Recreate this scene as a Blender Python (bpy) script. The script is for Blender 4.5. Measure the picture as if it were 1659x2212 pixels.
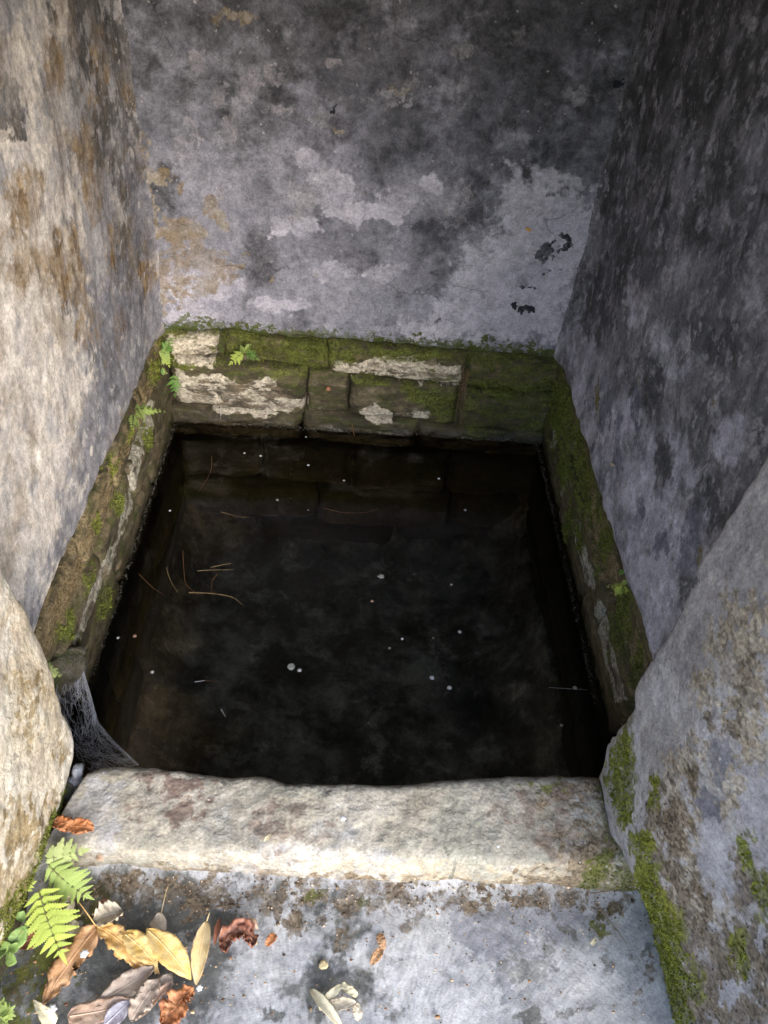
import bpy, math, random
import numpy as np
from mathutils import Vector, Matrix, Euler

# ------------------------------------------------------------------ scene
for o in list(bpy.data.objects): bpy.data.objects.remove(o)
S = bpy.context.scene
COL = S.collection
R = math.radians
random.seed(7)
RNG = np.random.default_rng(11)

# ------------------------------------------------------------------ camera
PITCH, ROLL, YAW, FOC, CH = .7493, .1022, .0684, 1680.1, 1.35
_F = np.array([math.sin(YAW)*math.cos(PITCH), math.cos(YAW)*math.cos(PITCH), -math.sin(PITCH)])
_R0 = np.array([math.cos(YAW), -math.sin(YAW), 0.]); _U0 = np.cross(_R0, _F)
_RR = _R0*math.cos(ROLL) + _U0*math.sin(ROLL); _UU = -_R0*math.sin(ROLL) + _U0*math.cos(ROLL)
cam = bpy.data.cameras.new('camera'); cam_o = bpy.data.objects.new('camera', cam); COL.objects.link(cam_o)
cam_o.matrix_world = Matrix(((_RR[0], _UU[0], -_F[0], 0), (_RR[1], _UU[1], -_F[1], 0), (_RR[2], _UU[2], -_F[2], CH), (0, 0, 0, 1)))
cam.sensor_fit = 'VERTICAL'; cam.sensor_height = 24; cam.lens = 24*FOC/2212
cam.clip_start = .02; cam.clip_end = 500
cam.dof.use_dof = True; cam.dof.focus_distance = 1.95; cam.dof.aperture_fstop = 7.0
S.camera = cam_o

# ------------------------------------------------------------------ light
SUN_EL, SUN_AZ = R(22), R(156)          # azimuth measured clockwise from +Y: behind the viewer, to the right
w = bpy.data.worlds.new('World'); S.world = w; w.use_nodes = True
wt = w.node_tree; wt.nodes.clear()
sky = wt.nodes.new('ShaderNodeTexSky'); sky.sky_type = 'NISHITA'; sky.sun_disc = False
sky.sun_elevation = SUN_EL; sky.sun_rotation = SUN_AZ; sky.air_density = 1.0; sky.dust_density = .9; sky.ozone_density = 1.0
bg = wt.nodes.new('ShaderNodeBackground'); bg.inputs['Strength'].default_value = .15
wo = wt.nodes.new('ShaderNodeOutputWorld')
wt.links.new(sky.outputs[0], bg.inputs[0]); wt.links.new(bg.outputs[0], wo.inputs[0])
sun = bpy.data.lights.new('sun', 'SUN'); sun.energy = 1.15; sun.angle = R(42); sun.color = (1, .985, .965)
sun_o = bpy.data.objects.new('sun', sun); COL.objects.link(sun_o)
sd = Vector((math.sin(SUN_AZ)*math.cos(SUN_EL), math.cos(SUN_AZ)*math.cos(SUN_EL), math.sin(SUN_EL)))
sun_o.rotation_euler = sd.to_track_quat('Z', 'Y').to_euler()
sun_o.location = (2, -4, 5)
vs = S.view_settings; vs.view_transform = 'Standard'; vs.look = 'None'; vs.gamma = 1; vs.use_curve_mapping = False
vs.exposure = 1.95
S.cycles.use_adaptive_sampling = True; S.cycles.adaptive_threshold = .025; S.cycles.max_bounces = 6; S.cycles.diffuse_bounces = 3; S.cycles.glossy_bounces = 2; S.cycles.transparent_max_bounces = 12

# ------------------------------------------------------------------ helpers
def at(x, y, ax, val):
    """point of the plane coordinate[ax]=val seen at a position of the photograph (1659 wide)"""
    d = _F + _RR*(x-829.5)/FOC - _UU*(y-1106)/FOC
    c = np.array([0, 0, CH]); t = (val-c[ax])/d[ax]
    return c + t*d

def _hash(ix, iy, iz, seed):
    h = (ix.astype(np.uint32)*np.uint32(374761393) + iy.astype(np.uint32)*np.uint32(668265263)
         + iz.astype(np.uint32)*np.uint32(2147483647) + np.uint32(seed*974711 % 4294967291))
    h = (h ^ (h >> np.uint32(13)))*np.uint32(1274126177)
    h = (h ^ (h >> np.uint32(16)))*np.uint32(2246822519)
    h ^= h >> np.uint32(15)
    return (h & np.uint32(0xffffff)).astype(np.float32)/np.float32(0xffffff)

def vnoise(P, seed=0):
    P = P.astype(np.float32) + 1000.0
    I = np.floor(P).astype(np.int64); f = P - I; u = f*f*f*(f*(f*6-15)+10)
    r = 0
    for dx in (0, 1):
        wx = u[:, 0] if dx else 1-u[:, 0]
        for dy in (0, 1):
            wy = u[:, 1] if dy else 1-u[:, 1]
            for dz in (0, 1):
                wz = u[:, 2] if dz else 1-u[:, 2]
                r = r + wx*wy*wz*_hash(I[:, 0]+dx, I[:, 1]+dy, I[:, 2]+dz, seed)
    return r*2-1

def fbm(P, scale, octv=3, seed=0, gain=.5):
    P = np.asarray(P, dtype=np.float64)*scale; a = 1.; r = 0; n = 0
    for k in range(octv):
        r = r + a*vnoise(P*(2.03**k) + 7.7*k, seed+k*17); n += a; a *= gain
    return r/n

def tag(o, label=None, cat=None, group=None, kind=None):
    if label: o['label'] = label
    if cat: o['category'] = cat
    if group: o['group'] = group
    if kind: o['kind'] = kind
    return o

def thing(name, loc, label, cat, group=None):
    o = bpy.data.objects.new(name, None); COL.objects.link(o); o.location = Vector([float(v) for v in loc])
    o.empty_display_size = .05
    return tag(o, label, cat, group)

def link(name, me, mat=None, parent=None):
    o = bpy.data.objects.new(name, me); COL.objects.link(o)
    if mat and not me.materials: me.materials.append(mat)
    if parent:
        o.parent = parent
        if parent.type == 'EMPTY': o.location = -parent.location      # mesh stays in world coordinates
    return o

def np_mesh(name, V, faces, attrs=None, smooth=True):
    """faces: list of index arrays (n,3) or (n,4) or plain lists for n-gons"""
    me = bpy.data.meshes.new(name); V = np.ascontiguousarray(V, dtype=np.float32)
    loops, starts, tot = [], [], 0
    for f in faces:
        f = np.asarray(f)
        if f.ndim == 1: f = f[None, :]
        n, k = f.shape
        loops.append(f.reshape(-1)); starts.append(tot + np.arange(n)*k); tot += n*k
    L = np.concatenate(loops).astype(np.int32); st = np.concatenate(starts).astype(np.int32)
    me.vertices.add(len(V)); me.vertices.foreach_set('co', V.reshape(-1))
    me.loops.add(len(L)); me.loops.foreach_set('vertex_index', L)
    me.polygons.add(len(st)); me.polygons.foreach_set('loop_start', st)
    if attrs:
        for k, v in attrs.items():
            a = me.attributes.new(k, 'FLOAT', 'POINT'); a.data.foreach_set('value', np.ascontiguousarray(v, dtype=np.float32))
    me.update(calc_edges=True); me.validate()
    if smooth: me.polygons.foreach_set('use_smooth', np.ones(len(me.polygons), dtype=bool))
    return me

def grid_faces(nu, nv, flip=False):
    i = np.arange(nu*nv).reshape(nv, nu)
    a, b, c, d = i[:-1, :-1].ravel(), i[:-1, 1:].ravel(), i[1:, 1:].ravel(), i[1:, :-1].ravel()
    return np.stack([a, d, c, b] if flip else [a, b, c, d], 1)

def slab(name, V, nu, nv, back, attrs, mat, parent=None, flip=False):
    """front grid plus sides and back, pushed by the vector `back`: a body with thickness"""
    i = np.arange(nu*nv).reshape(nv, nu)
    ring = np.concatenate([i[0, :-1], i[:-1, -1], i[-1, :0:-1], i[:0:-1, 0]])
    n0 = nu*nv; nr = len(ring)
    VB = V[ring] + np.asarray(back)[None, :]
    V2 = np.concatenate([V, VB]); rb = n0 + np.arange(nr)
    nx = np.roll(ring, -1); nxb = np.roll(rb, -1)
    side = np.stack([nx, ring, rb, nxb], 1)
    if flip: side = side[:, ::-1]
    bk = rb[::-1] if not flip else rb
    at2 = {k: np.concatenate([v, v[ring]]) for k, v in attrs.items()}
    me = np_mesh(name, V2, [grid_faces(nu, nv, flip), side, list(bk)], at2)
    me.polygons.foreach_set('use_smooth', np.concatenate([np.ones((nu-1)*(nv-1), bool), np.zeros(nr+1, bool)]))
    return link(name, me, mat, parent)

def blobs(P, ax, val, items, wob=.038):
    """soft field 0..1 on a wall (.5 = outline) from ellipses / outlines marked on the plane coordinate[ax]=val"""
    o = [k for k in range(3) if k != ax]; P = np.asarray(P); out = np.zeros(len(P), np.float32)
    Q = P[:, o].copy(); S0 = P.copy(); S0[:, ax] = val
    if wob: Q[:, 0] += wob*fbm(S0, 15, 5, 301, .78); Q[:, 1] += wob*fbm(S0, 15, 5, 302, .78)
    for b in items:
        if b[0] == 'poly':
            pts = np.array([at(x, y, ax, val)[o] for x, y in b[1]]); sw = b[2] if len(b) > 2 else .05
            lo = pts.min(0)-.15; hi = pts.max(0)+.15
            m = np.where(((Q > lo) & (Q < hi)).all(1))[0]
            if not len(m): continue
            q = Q[m]; dist = np.full(len(q), 9.); ins = np.zeros(len(q), bool)
            for k in range(len(pts)):
                a, c = pts[k], pts[(k+1) % len(pts)]; e = c-a
                t = np.clip(((q-a)@e)/(e@e+1e-12), 0, 1); dist = np.minimum(dist, np.linalg.norm(q-a-t[:, None]*e, axis=1))
                cr = ((a[1] > q[:, 1]) != (c[1] > q[:, 1])) & (q[:, 0] < e[0]*(q[:, 1]-a[1])/(e[1]+1e-12)+a[0]); ins ^= cr
            f = np.clip(.5+np.where(ins, dist, -dist)/sw*.5, 0, 1)
            out[m] = np.maximum(out[m], f)
        else:
            x, y, rx, ry = b[:4]; rot = R(b[4]) if len(b) > 4 else 0
            c = at(x, y, ax, val)[o]; cs, sn = math.cos(rot), math.sin(rot)
            A = np.stack([(at(x+rx*cs, y+rx*sn, ax, val)[o]-c), (at(x-ry*sn, y+ry*cs, ax, val)[o]-c)], 1)
            q = (np.linalg.inv(A)@(Q-c).T).T; f = np.clip(1.5-np.linalg.norm(q, axis=1), 0, 1)
            out = np.maximum(out, f*(b[5] if len(b) > 5 else 1))
    return out

# ------------------------------------------------------------------ node helper
class NT:
    def __init__(s, name):
        s.m = bpy.data.materials.new(name); s.m.use_nodes = True; s.t = s.m.node_tree; s.t.nodes.clear()
        s.out = s.t.nodes.new('ShaderNodeOutputMaterial'); s.tc = s.t.nodes.new('ShaderNodeTexCoord'); s.co = s.tc.outputs['Object']
    def n(s, ty): return s.t.nodes.new(ty)
    def put(s, sock, v):
        if isinstance(v, bpy.types.NodeSocket): s.t.links.new(v, sock)
        elif isinstance(v, (tuple, list)) and len(v) == 3 and sock.type == 'RGBA': sock.default_value = (*v, 1)
        else: sock.default_value = v
    def mapping(s, sc=(1, 1, 1), loc=(0, 0, 0), rot=(0, 0, 0), vec=None):
        n = s.n('ShaderNodeMapping'); s.put(n.inputs['Vector'], vec or s.co)
        n.inputs['Scale'].default_value = sc; n.inputs['Location'].default_value = loc; n.inputs['Rotation'].default_value = rot
        return n.outputs[0]
    def noise(s, scale, det=5, rough=.6, dist=0., vec=None, col=False):
        n = s.n('ShaderNodeTexNoise'); s.put(n.inputs['Vector'], vec or s.co)
        n.inputs['Scale'].default_value = scale; n.inputs['Detail'].default_value = det
        n.inputs['Roughness'].default_value = rough; n.inputs['Distortion'].default_value = dist
        return n.outputs['Color' if col else 'Fac']
    def voro(s, scale, feat='F1', vec=None, rnd=1., out='Distance'):
        n = s.n('ShaderNodeTexVoronoi'); s.put(n.inputs['Vector'], vec or s.co); n.feature = feat
        n.inputs['Scale'].default_value = scale; n.inputs['Randomness'].default_value = rnd
        return n.outputs[out]
    def ramp(s, v, lo, hi, a=0., b=1., smooth=True):
        n = s.n('ShaderNodeMapRange'); n.interpolation_type = 'SMOOTHSTEP' if smooth else 'LINEAR'
        s.put(n.inputs['Value'], v)
        for k, q in (('From Min', lo), ('From Max', hi), ('To Min', a), ('To Max', b)): n.inputs[k].default_value = q
        return n.outputs[0]
    def math(s, op, a, b=None, c=None):
        n = s.n('ShaderNodeMath'); n.operation = op; s.put(n.inputs[0], a)
        if b is not None: s.put(n.inputs[1], b)
        if c is not None: s.put(n.inputs[2], c)
        return n.outputs[0]
    def mix(s, f, a, b, mode='MIX'):
        n = s.n('ShaderNodeMix'); n.data_type = 'RGBA'; n.blend_type = mode
        s.put(n.inputs[0], f); s.put(n.inputs[6], a); s.put(n.inputs[7], b); return n.outputs[2]
    def attr(s, name):
        n = s.n('ShaderNodeAttribute'); n.attribute_name = name; return n.outputs['Fac']
    def warp(s, amt, scale, vec=None):
        c = s.noise(scale, 3, .5, 0, vec, True)
        n = s.n('ShaderNodeVectorMath'); n.operation = 'MULTIPLY_ADD'; s.put(n.inputs[0], c); n.inputs[1].default_value = (amt,)*3; s.put(n.inputs[2], vec or s.co)
        return n.outputs[0]
    def bump(s, h, strength, dist, nrm=None):
        n = s.n('ShaderNodeBump'); s.put(n.inputs['Height'], h); n.inputs['Strength'].default_value = strength; n.inputs['Distance'].default_value = dist
        if nrm: s.put(n.inputs['Normal'], nrm)
        return n.outputs[0]
    def bsdf(s, col, rough=.85, spec=.3, nrm=None, **kw):
        p = s.n('ShaderNodeBsdfPrincipled'); s.put(p.inputs['Base Color'], col); s.put(p.inputs['Roughness'], rough); s.put(p.inputs['Specular IOR Level'], spec)
        if nrm is not None: s.put(p.inputs['Normal'], nrm)
        for k, v in kw.items(): s.put(p.inputs[k.replace('_', ' ')], v)
        s.t.links.new(p.outputs[0], s.out.inputs[0]); return p

def weathered(name, base, layers, stretch=(1, 1, 1), crack=0., speck=None, grain=.24, bump=1., base_scale=5, rough=.88, wet=None, tint=None):
    """weathered mineral surface: a mottled base and ragged layers; each layer = dict(c, c2, f=field | th=noise threshold, s, amp, w, o)"""
    t = NT(name); co = t.mapping(stretch); cw = t.warp(.045, 7, co)
    col = t.mix(t.ramp(t.noise(base_scale, 6, .66, .25, cw), .39, .61), base[0], base[1])
    if len(base) > 2: col = t.mix(t.ramp(t.noise(base_scale*2.7, 5, .7, .3, cw), .5, .72), col, base[2])
    h = t.noise(22, 3, .6, .1)
    MA = t.noise(27, 4, .7, .1, cw); MB_ = t.noise(11, 5, .72, .1, t.mapping((1, 1, 1), (4.1, 2.2, 7.3), (0, 0, 0), cw)) if layers else None
    for k, l in enumerate(layers):
        sc = l.get('s', 16); off = t.mapping((1, 1, 1), (3.1*k+1.3, 1.7*k, 2.3*k), (0, 0, 0), cw if not l.get('raw') else t.co)
        nz = t.noise(sc, max(2, math.log2(480/sc)), l.get('r', .66), l.get('dist', .12), off)
        if 'f' in l: nz = t.ramp(nz, .29, .71, 0, 1, False)
        if 'f' in l:
            fa = t.attr(l['f']); gate_ = t.ramp(fa, 0., .35)
            v = t.math('MULTIPLY_ADD', t.math('MULTIPLY', t.math('SUBTRACT', nz, .5), gate_), l.get('amp', 1.6)*1.25, fa)
            th = .5
        else: v = nz; th = l['th']
        m = t.ramp(v, th-l.get('w', .10)*1.4, th+l.get('w', .10)*1.4)
        c = l['c']
        if 'c2' in l: c = t.mix(t.ramp(MA, .38+.03*(k % 3-1), .62+.03*(k % 3-1)), l['c'], l['c2'])
        if l.get('g'):
            gv = t.n('ShaderNodeSeparateColor'); t.put(gv.inputs[0], t.voro(l['g'], 'F1', None, 1., 'Color')); c = t.mix(gv.outputs[0], t.mix(1., c, (.45, .45, .45), 'MULTIPLY'), t.mix(.35, c, l.get('gc', l.get('c2', l['c']))))
        m2 = t.math('MULTIPLY', m, t.ramp(MB_, *((.36, .58) if k % 2 else (.64, .42)), l.get('o', 1.)*l.get('lo', .55), l.get('o', 1.))); col = t.mix(m2, col, c)
    if speck:
        c, sc, th = speck
        v = t.voro(sc, 'F1', t.warp(.02, 40)); gate = t.ramp(t.noise(9, 5, .7), .47, .6)
        m = t.math('MULTIPLY', t.ramp(v, th, th*.55), gate); col = t.mix(t.math('MULTIPLY', m, .75), col, c)
    if crack:
        d = t.voro(crack, 'DISTANCE_TO_EDGE', t.warp(.14, 9)); g = t.ramp(t.noise(4.3, 3, .5), .52, .62)
        m = t.math('MULTIPLY', t.ramp(d, .008, .001), g); col = t.mix(t.math('MULTIPLY', m, .40), col, (.025, .024, .025)); h = t.math('MULTIPLY_ADD', m, -.5, h)
    fine = t.noise(190, 2, .8); mid = t.noise(48, 3, .75, .1)
    g = t.math('MULTIPLY_ADD', t.ramp(fine, .25, .75, -1, 1, False), grain, t.math('MULTIPLY_ADD', t.ramp(mid, .25, .75, -1, 1, False), grain*1.15, 1.))
    n = t.n('ShaderNodeMix'); n.data_type = 'RGBA'; n.blend_type = 'MULTIPLY'; n.inputs[0].default_value = 1
    cb = t.n('ShaderNodeCombineColor'); [t.put(cb.inputs[k], g) for k in range(3)]
    t.put(n.inputs[6], col); t.put(n.inputs[7], cb.outputs[0]); col = n.outputs[2]
    hh = t.math('MULTIPLY_ADD', fine, .22, t.math('MULTIPLY_ADD', mid, .35, t.math('MULTIPLY', h, .6)))
    if tint: col = t.mix(1., col, tint, 'MULTIPLY')
    ro, sp = rough, .25
    if wet:
        z = t.n('ShaderNodeSeparateXYZ'); t.put(z.inputs[0], t.co)
        zz = t.math('MULTIPLY_ADD', t.noise(14, 4, .6), .05, z.outputs[2]); m = t.ramp(zz, wet+.05, wet-.005)
        col = t.mix(m, col, t.mix(1., col, (.30, .29, .25), 'MULTIPLY')); ro = t.mix(m, (rough,)*3, (.12,)*3); sp = t.mix(m, (.25,)*3, (.6,)*3)
        rr = t.n('ShaderNodeRGBToBW'); t.put(rr.inputs[0], ro); ro = rr.outputs[0]
        rr = t.n('ShaderNodeRGBToBW'); t.put(rr.inputs[0], sp); sp = rr.outputs[0]
    t.bsdf(col, ro, sp, t.bump(hh, .55*bump, .012))
    return t.m

GREY_MOSS = (.055, .075, .014); MOSS = (.10, .15, .022); MOSSY = (.19, .20, .03)

# ------------------------------------------------------------------ materials of the walls
M = {}
M['back'] = weathered('old_plaster_back', ((.165, .168, .195), (.275, .277, .312), (.34, .34, .37)), [
    dict(th=.53, c=(.085, .09, .105), c2=(.13, .135, .15), s=7, w=.05, o=.75),
    dict(f='dark', c=(.032, .033, .035), c2=(.075, .075, .082), s=16, amp=1.3, w=.36, o=.92, lo=.65),
    dict(th=.57, c=(.08, .083, .09), c2=(.13, .13, .14), s=30, w=.08, o=.65),
    dict(f='light', c=(.48, .465, .505), c2=(.42, .41, .45), s=19, amp=.9, w=.15, lo=.92),
    dict(f='veil', c=(.30, .30, .335), c2=(.24, .24, .275), s=14, amp=1.2, w=.40, o=.75),
    dict(f='warm', c=(.19, .14, .075), c2=(.30, .27, .21), s=24, amp=1.8, w=.16, o=.8),
    dict(f='pale', c=(.36, .35, .36), c2=(.25, .24, .25), s=42, amp=2.3, w=.30, o=.7, lo=.2),
    dict(f='black', c=(.016, .018, .024), s=45, amp=1.0, w=.12),
    dict(f='green', c=GREY_MOSS, c2=(.09, .10, .03), s=60, amp=1.6, w=.12),
    ], speck=((.42, .41, .40), 42, .16), crack=3.1, base_scale=4.5, bump=.8, tint=(1.02, 1.01, 1.08), grain=.30)
M['left'] = weathered('old_plaster_left', ((.29, .29, .31), (.42, .415, .42), (.52, .495, .46)), [
    dict(th=.565, c=(.17, .175, .195), c2=(.25, .25, .27), s=9, w=.05, o=.75),
    dict(f='pale', c=(.72, .675, .61), c2=(.60, .56, .51), s=13, amp=1.6, w=.26, lo=.7),
    dict(f='dark', c=(.065, .066, .066), c2=(.11, .105, .10), s=16, amp=1.9, w=.22, o=.9),
    dict(th=.57, c=(.27, .195, .105), c2=(.20, .14, .075), s=9.3, w=.06, o=.55),
    dict(f='warm', c=(.165, .10, .04), c2=(.36, .265, .15), s=15, amp=1.7, w=.30, o=.9, lo=.3),
    dict(f='blue', c=(.15, .155, .185), c2=(.26, .265, .30), s=18, amp=1.8, w=.2, o=.85),
    dict(th=.635, c=(.55, .53, .52), s=30, w=.03, o=.8),
    ], stretch=(1, 1, 1.05), speck=((.5, .48, .45), 50, .15), base_scale=6, bump=.6, tint=(1.06, 1.04, 1.07), grain=.30)
M['right'] = weathered('old_plaster_right', ((.10, .102, .110), (.21, .21, .23), (.33, .325, .35)), [
    dict(f='light', c=(.56, .55, .62), c2=(.43, .425, .485), s=11, amp=1.4, w=.30, o=.97, lo=.75),
    dict(th=.55, c=(.075, .078, .084), c2=(.12, .12, .127), s=8, w=.06, o=.7),
    dict(f='dark', c=(.040, .042, .042), c2=(.075, .075, .076), s=14, amp=1.6, w=.25, o=.9),
    dict(f='blueblack', c=(.11, .115, .145), c2=(.16, .165, .20), s=16, amp=1.6, w=.15),
    dict(f='warm', c=(.20, .16, .07), c2=(.13, .12, .04), s=40, amp=1.7, w=.12),
    dict(th=.575, c=(.40, .395, .425), s=30, w=.04, o=.75, lo=.1),
    ], stretch=(1, 1, .95), speck=((.40, .39, .40), 38, .17), base_scale=7, bump=.7, tint=(1.08, 1.065, 1.14), grain=.32)
M['jamb_r'] = weathered('old_plaster_jamb', ((.29, .28, .298), (.39, .378, .39), (.44, .415, .39)), [
    dict(th=.55, c=(.20, .195, .20), c2=(.27, .255, .245), s=12, w=.06, o=.6),
    dict(f='lichen', g=190, gc=(.55, .48, .38), c=(.46, .40, .32), c2=(.33, .27, .20), s=40, amp=2.1, w=.16, h=.22),
    dict(f='brown', g=190, gc=(.38, .32, .26), c=(.10, .072, .04), c2=(.20, .155, .105), s=30, amp=1.7, w=.26, lo=.8, h=.12),
    dict(f='slate', c=(.125, .125, .15), c2=(.16, .16, .185), s=30, amp=.9, w=.10),
    dict(f='rim', c=(.44, .43, .45), s=60, amp=.9, w=.12),
    dict(f='lime', c=(.36, .35, .375), c2=(.30, .295, .32), s=30, amp=1.2, w=.12, h=.12),
    dict(f='moss', g=210, gc=(.30, .32, .05), c=(.19, .20, .03), c2=(.12, .13, .025), s=40, amp=1.7, w=.16, h=.2),
    ], speck=((.46, .44, .42), 60, .17), base_scale=8, bump=.9, tint=(1.03, 1.0, 1.01), grain=.32)
M['jamb_l'] = weathered('pale_boulder', ((.50, .44, .35), (.60, .545, .465), (.66, .62, .555)), [
    dict(th=.56, c=(.42, .32, .21), c2=(.52, .42, .30), s=8, w=.07, o=.8),
    dict(th=.59, c=(.36, .31, .26), c2=(.46, .39, .32), s=17, w=.05, o=.7),
    dict(th=.61, c=(.66, .64, .60), s=10, w=.05, o=.6),
    dict(f='brown', c=(.20, .145, .07), c2=(.33, .255, .15), s=38, amp=1.9, w=.2, h=.1),
    dict(f='moss', c=(.12, .12, .02), c2=(.20, .18, .045), s=60, amp=1.7, w=.18, h=.2),
    ], base_scale=5, bump=1.1)
M['kerb'] = weathered('worn_kerb_stone', ((.255, .235, .20), (.325, .302, .262), (.285, .277, .258)), [
    dict(th=.545, c=(.27, .24, .18), c2=(.33, .295, .235), s=10, w=.07, o=.6),
    dict(f='grey', c=(.33, .32, .325), c2=(.255, .25, .245), s=22, amp=1.3, w=.16),
    dict(f='olive', c=(.235, .23, .195), c2=(.29, .285, .245), s=20, amp=1.5, w=.2, o=.85),
    dict(f='maroon', c=(.12, .08, .068), c2=(.19, .145, .12), s=42, amp=2.0, w=.26, o=.9, lo=.45),
    dict(f='white', c=(.40, .38, .355), c2=(.33, .30, .25), s=24, amp=1.3, w=.18),
    dict(f='tan', c=(.40, .34, .25), c2=(.33, .27, .19), s=40, amp=1.7, w=.16, o=.7),
    dict(f='soil', g=230, gc=(.36, .28, .20), c=(.13, .095, .06), c2=(.21, .165, .11), s=40, amp=2.1, w=.2),
    dict(f='spot', c=(.10, .10, .085), s=50, amp=.9, w=.12, o=.9),
    dict(f='moss', c=(.12, .13, .025), c2=(.07, .075, .02), s=60, amp=1.9, w=.2, o=.9),
    ], speck=((.5, .47, .42), 75, .17), base_scale=8, wet=-.13, bump=.9, grain=.30)
M['floor'] = weathered('damp_step_concrete', ((.33, .325, .335), (.43, .425, .432), (.39, .38, .36)), [
    dict(th=.555, c=(.25, .25, .245), c2=(.32, .32, .325), s=9, w=.06, o=.7),
    dict(f='lime', c=(.54, .53, .53), c2=(.47, .46, .455), s=12, amp=1.2, w=.35, o=.9),
    dict(f='slate', c=(.225, .225, .245), c2=(.275, .275, .295), s=26, amp=1.1, w=.10),
    dict(f='damp', c=(.060, .062, .058), c2=(.10, .10, .092), s=15, amp=1.3, w=.24, o=.97, lo=.85),
    dict(f='spot', c=(.10, .10, .088), c2=(.17, .165, .15), s=32, amp=1.3, w=.16, o=.9),
    dict(f='soil', g=230, gc=(.36, .28, .20), c=(.11, .08, .05), c2=(.19, .15, .105), s=34, amp=2.0, w=.2),
    dict(th=.675, c=(.12, .105, .085), s=33, w=.025, o=.75),
    dict(f='moss', c=(.115, .12, .025), c2=(.07, .06, .03), s=55, amp=2., w=.2),
    ], speck=((.58, .55, .52), 70, .15), base_scale=6, bump=.45, grain=.28)
def stone_mat(name, base, pale, stretch=(1, 1, 1), extra=()):
    return weathered(name, base, [
        dict(th=.50, c=(.022, .020, .015), c2=(.060, .05, .03), s=13, w=.07, o=.85),
        dict(th=.56, c=(.20, .155, .095), c2=(.14, .115, .075), s=17, w=.05, o=.8),
        dict(th=.55, c=(.045, .055, .014), c2=(.085, .095, .025), s=27, w=.05, o=.8),
        dict(th=.62, c=(.27, .23, .17), c2=(.2, .17, .12), s=34, w=.03, o=.5),
        *extra,
        dict(f='pale', g=150, gc=(.66, .60, .50), lo=.85, c=pale[0], c2=pale[1], s=24, amp=.75, w=.10),
        dict(f='vein', c=(.05, .042, .03), c2=(.17, .13, .085), s=24, amp=2.6, w=.16, o=.95, lo=.2),
        dict(f='gravel', g=200, gc=(.42, .34, .22), c=(.30, .225, .125), c2=(.18, .13, .06), s=40, amp=1.8, w=.2, h=.25),
        dict(f='moss', g=230, gc=(.21, .23, .055), c=(.075, .08, .018), c2=(.155, .175, .038), s=26, lo=.35, amp=1.9, w=.20, h=.25),
        ], stretch=stretch, base_scale=9, bump=1.6, wet=-.125)
M['stone_b'] = stone_mat('course_stone_back', ((.055, .045, .027), (.118, .095, .058), (.085, .076, .054)), ((.70, .62, .50), (.56, .49, .38)), (.6, 1, 1.5))
M['stone_s'] = stone_mat('course_stone_side', ((.085, .066, .038), (.16, .125, .072), (.10, .088, .055)), ((.45, .42, .34), (.32, .30, .235)), (1, .6, 1.5))
M['mortar'] = weathered('dark_joint_earth', ((.030, .025, .016), (.055, .045, .028)), [dict(f='moss', c=(.045, .062, .012), c2=(.07, .09, .02), s=50, amp=1.7, w=.2)], base_scale=20, wet=-.125)
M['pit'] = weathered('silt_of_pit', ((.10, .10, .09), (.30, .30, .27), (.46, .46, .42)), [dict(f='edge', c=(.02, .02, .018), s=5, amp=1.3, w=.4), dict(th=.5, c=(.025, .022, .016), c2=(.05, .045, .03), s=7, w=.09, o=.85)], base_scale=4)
M['drowned'] = weathered('water_dimmed_stone', ((.012, .0125, .0115), (.026, .026, .024), (.036, .036, .033)), [dict(th=.5, c=(.010, .010, .009), c2=(.02, .019, .017), s=6, w=.1, o=.8)], base_scale=5)  # darker copy of the course stone, the water's dimness put into its colour
M['roof'] = weathered('roof_concrete', ((.10, .10, .10), (.15, .15, .15)), [], base_scale=4)
M['earth'] = weathered('bounce_ground', ((.17, .165, .155), (.24, .23, .215)), [dict(th=.55, c=(.05, .07, .02), s=3, w=.1)], base_scale=6)  # unseen outside ground, coloured paler to bounce light into the chamber

def plain(name, c, c2=None, sc=60, rough=.7, spec=.3, **kw):
    t = NT(name); col = t.mix(t.ramp(t.noise(sc, 5, .65), .35, .65), c, c2) if c2 else t.mix(0., c, c)
    t.bsdf(col, rough, spec, t.bump(t.noise(sc*3, 4, .6), .3, .002), **kw); return t.m

# ------------------------------------------------------------------ geometry of the place
XL, XR, YB, ZP = -.56, .605, 2.0, .157       # chamber walls and the lower edge of the plaster
WATER, PIT = -.150, -.66
TOP = 1.5

def smax(d, k): return np.exp(-np.maximum(d, 0)/k)

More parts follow.
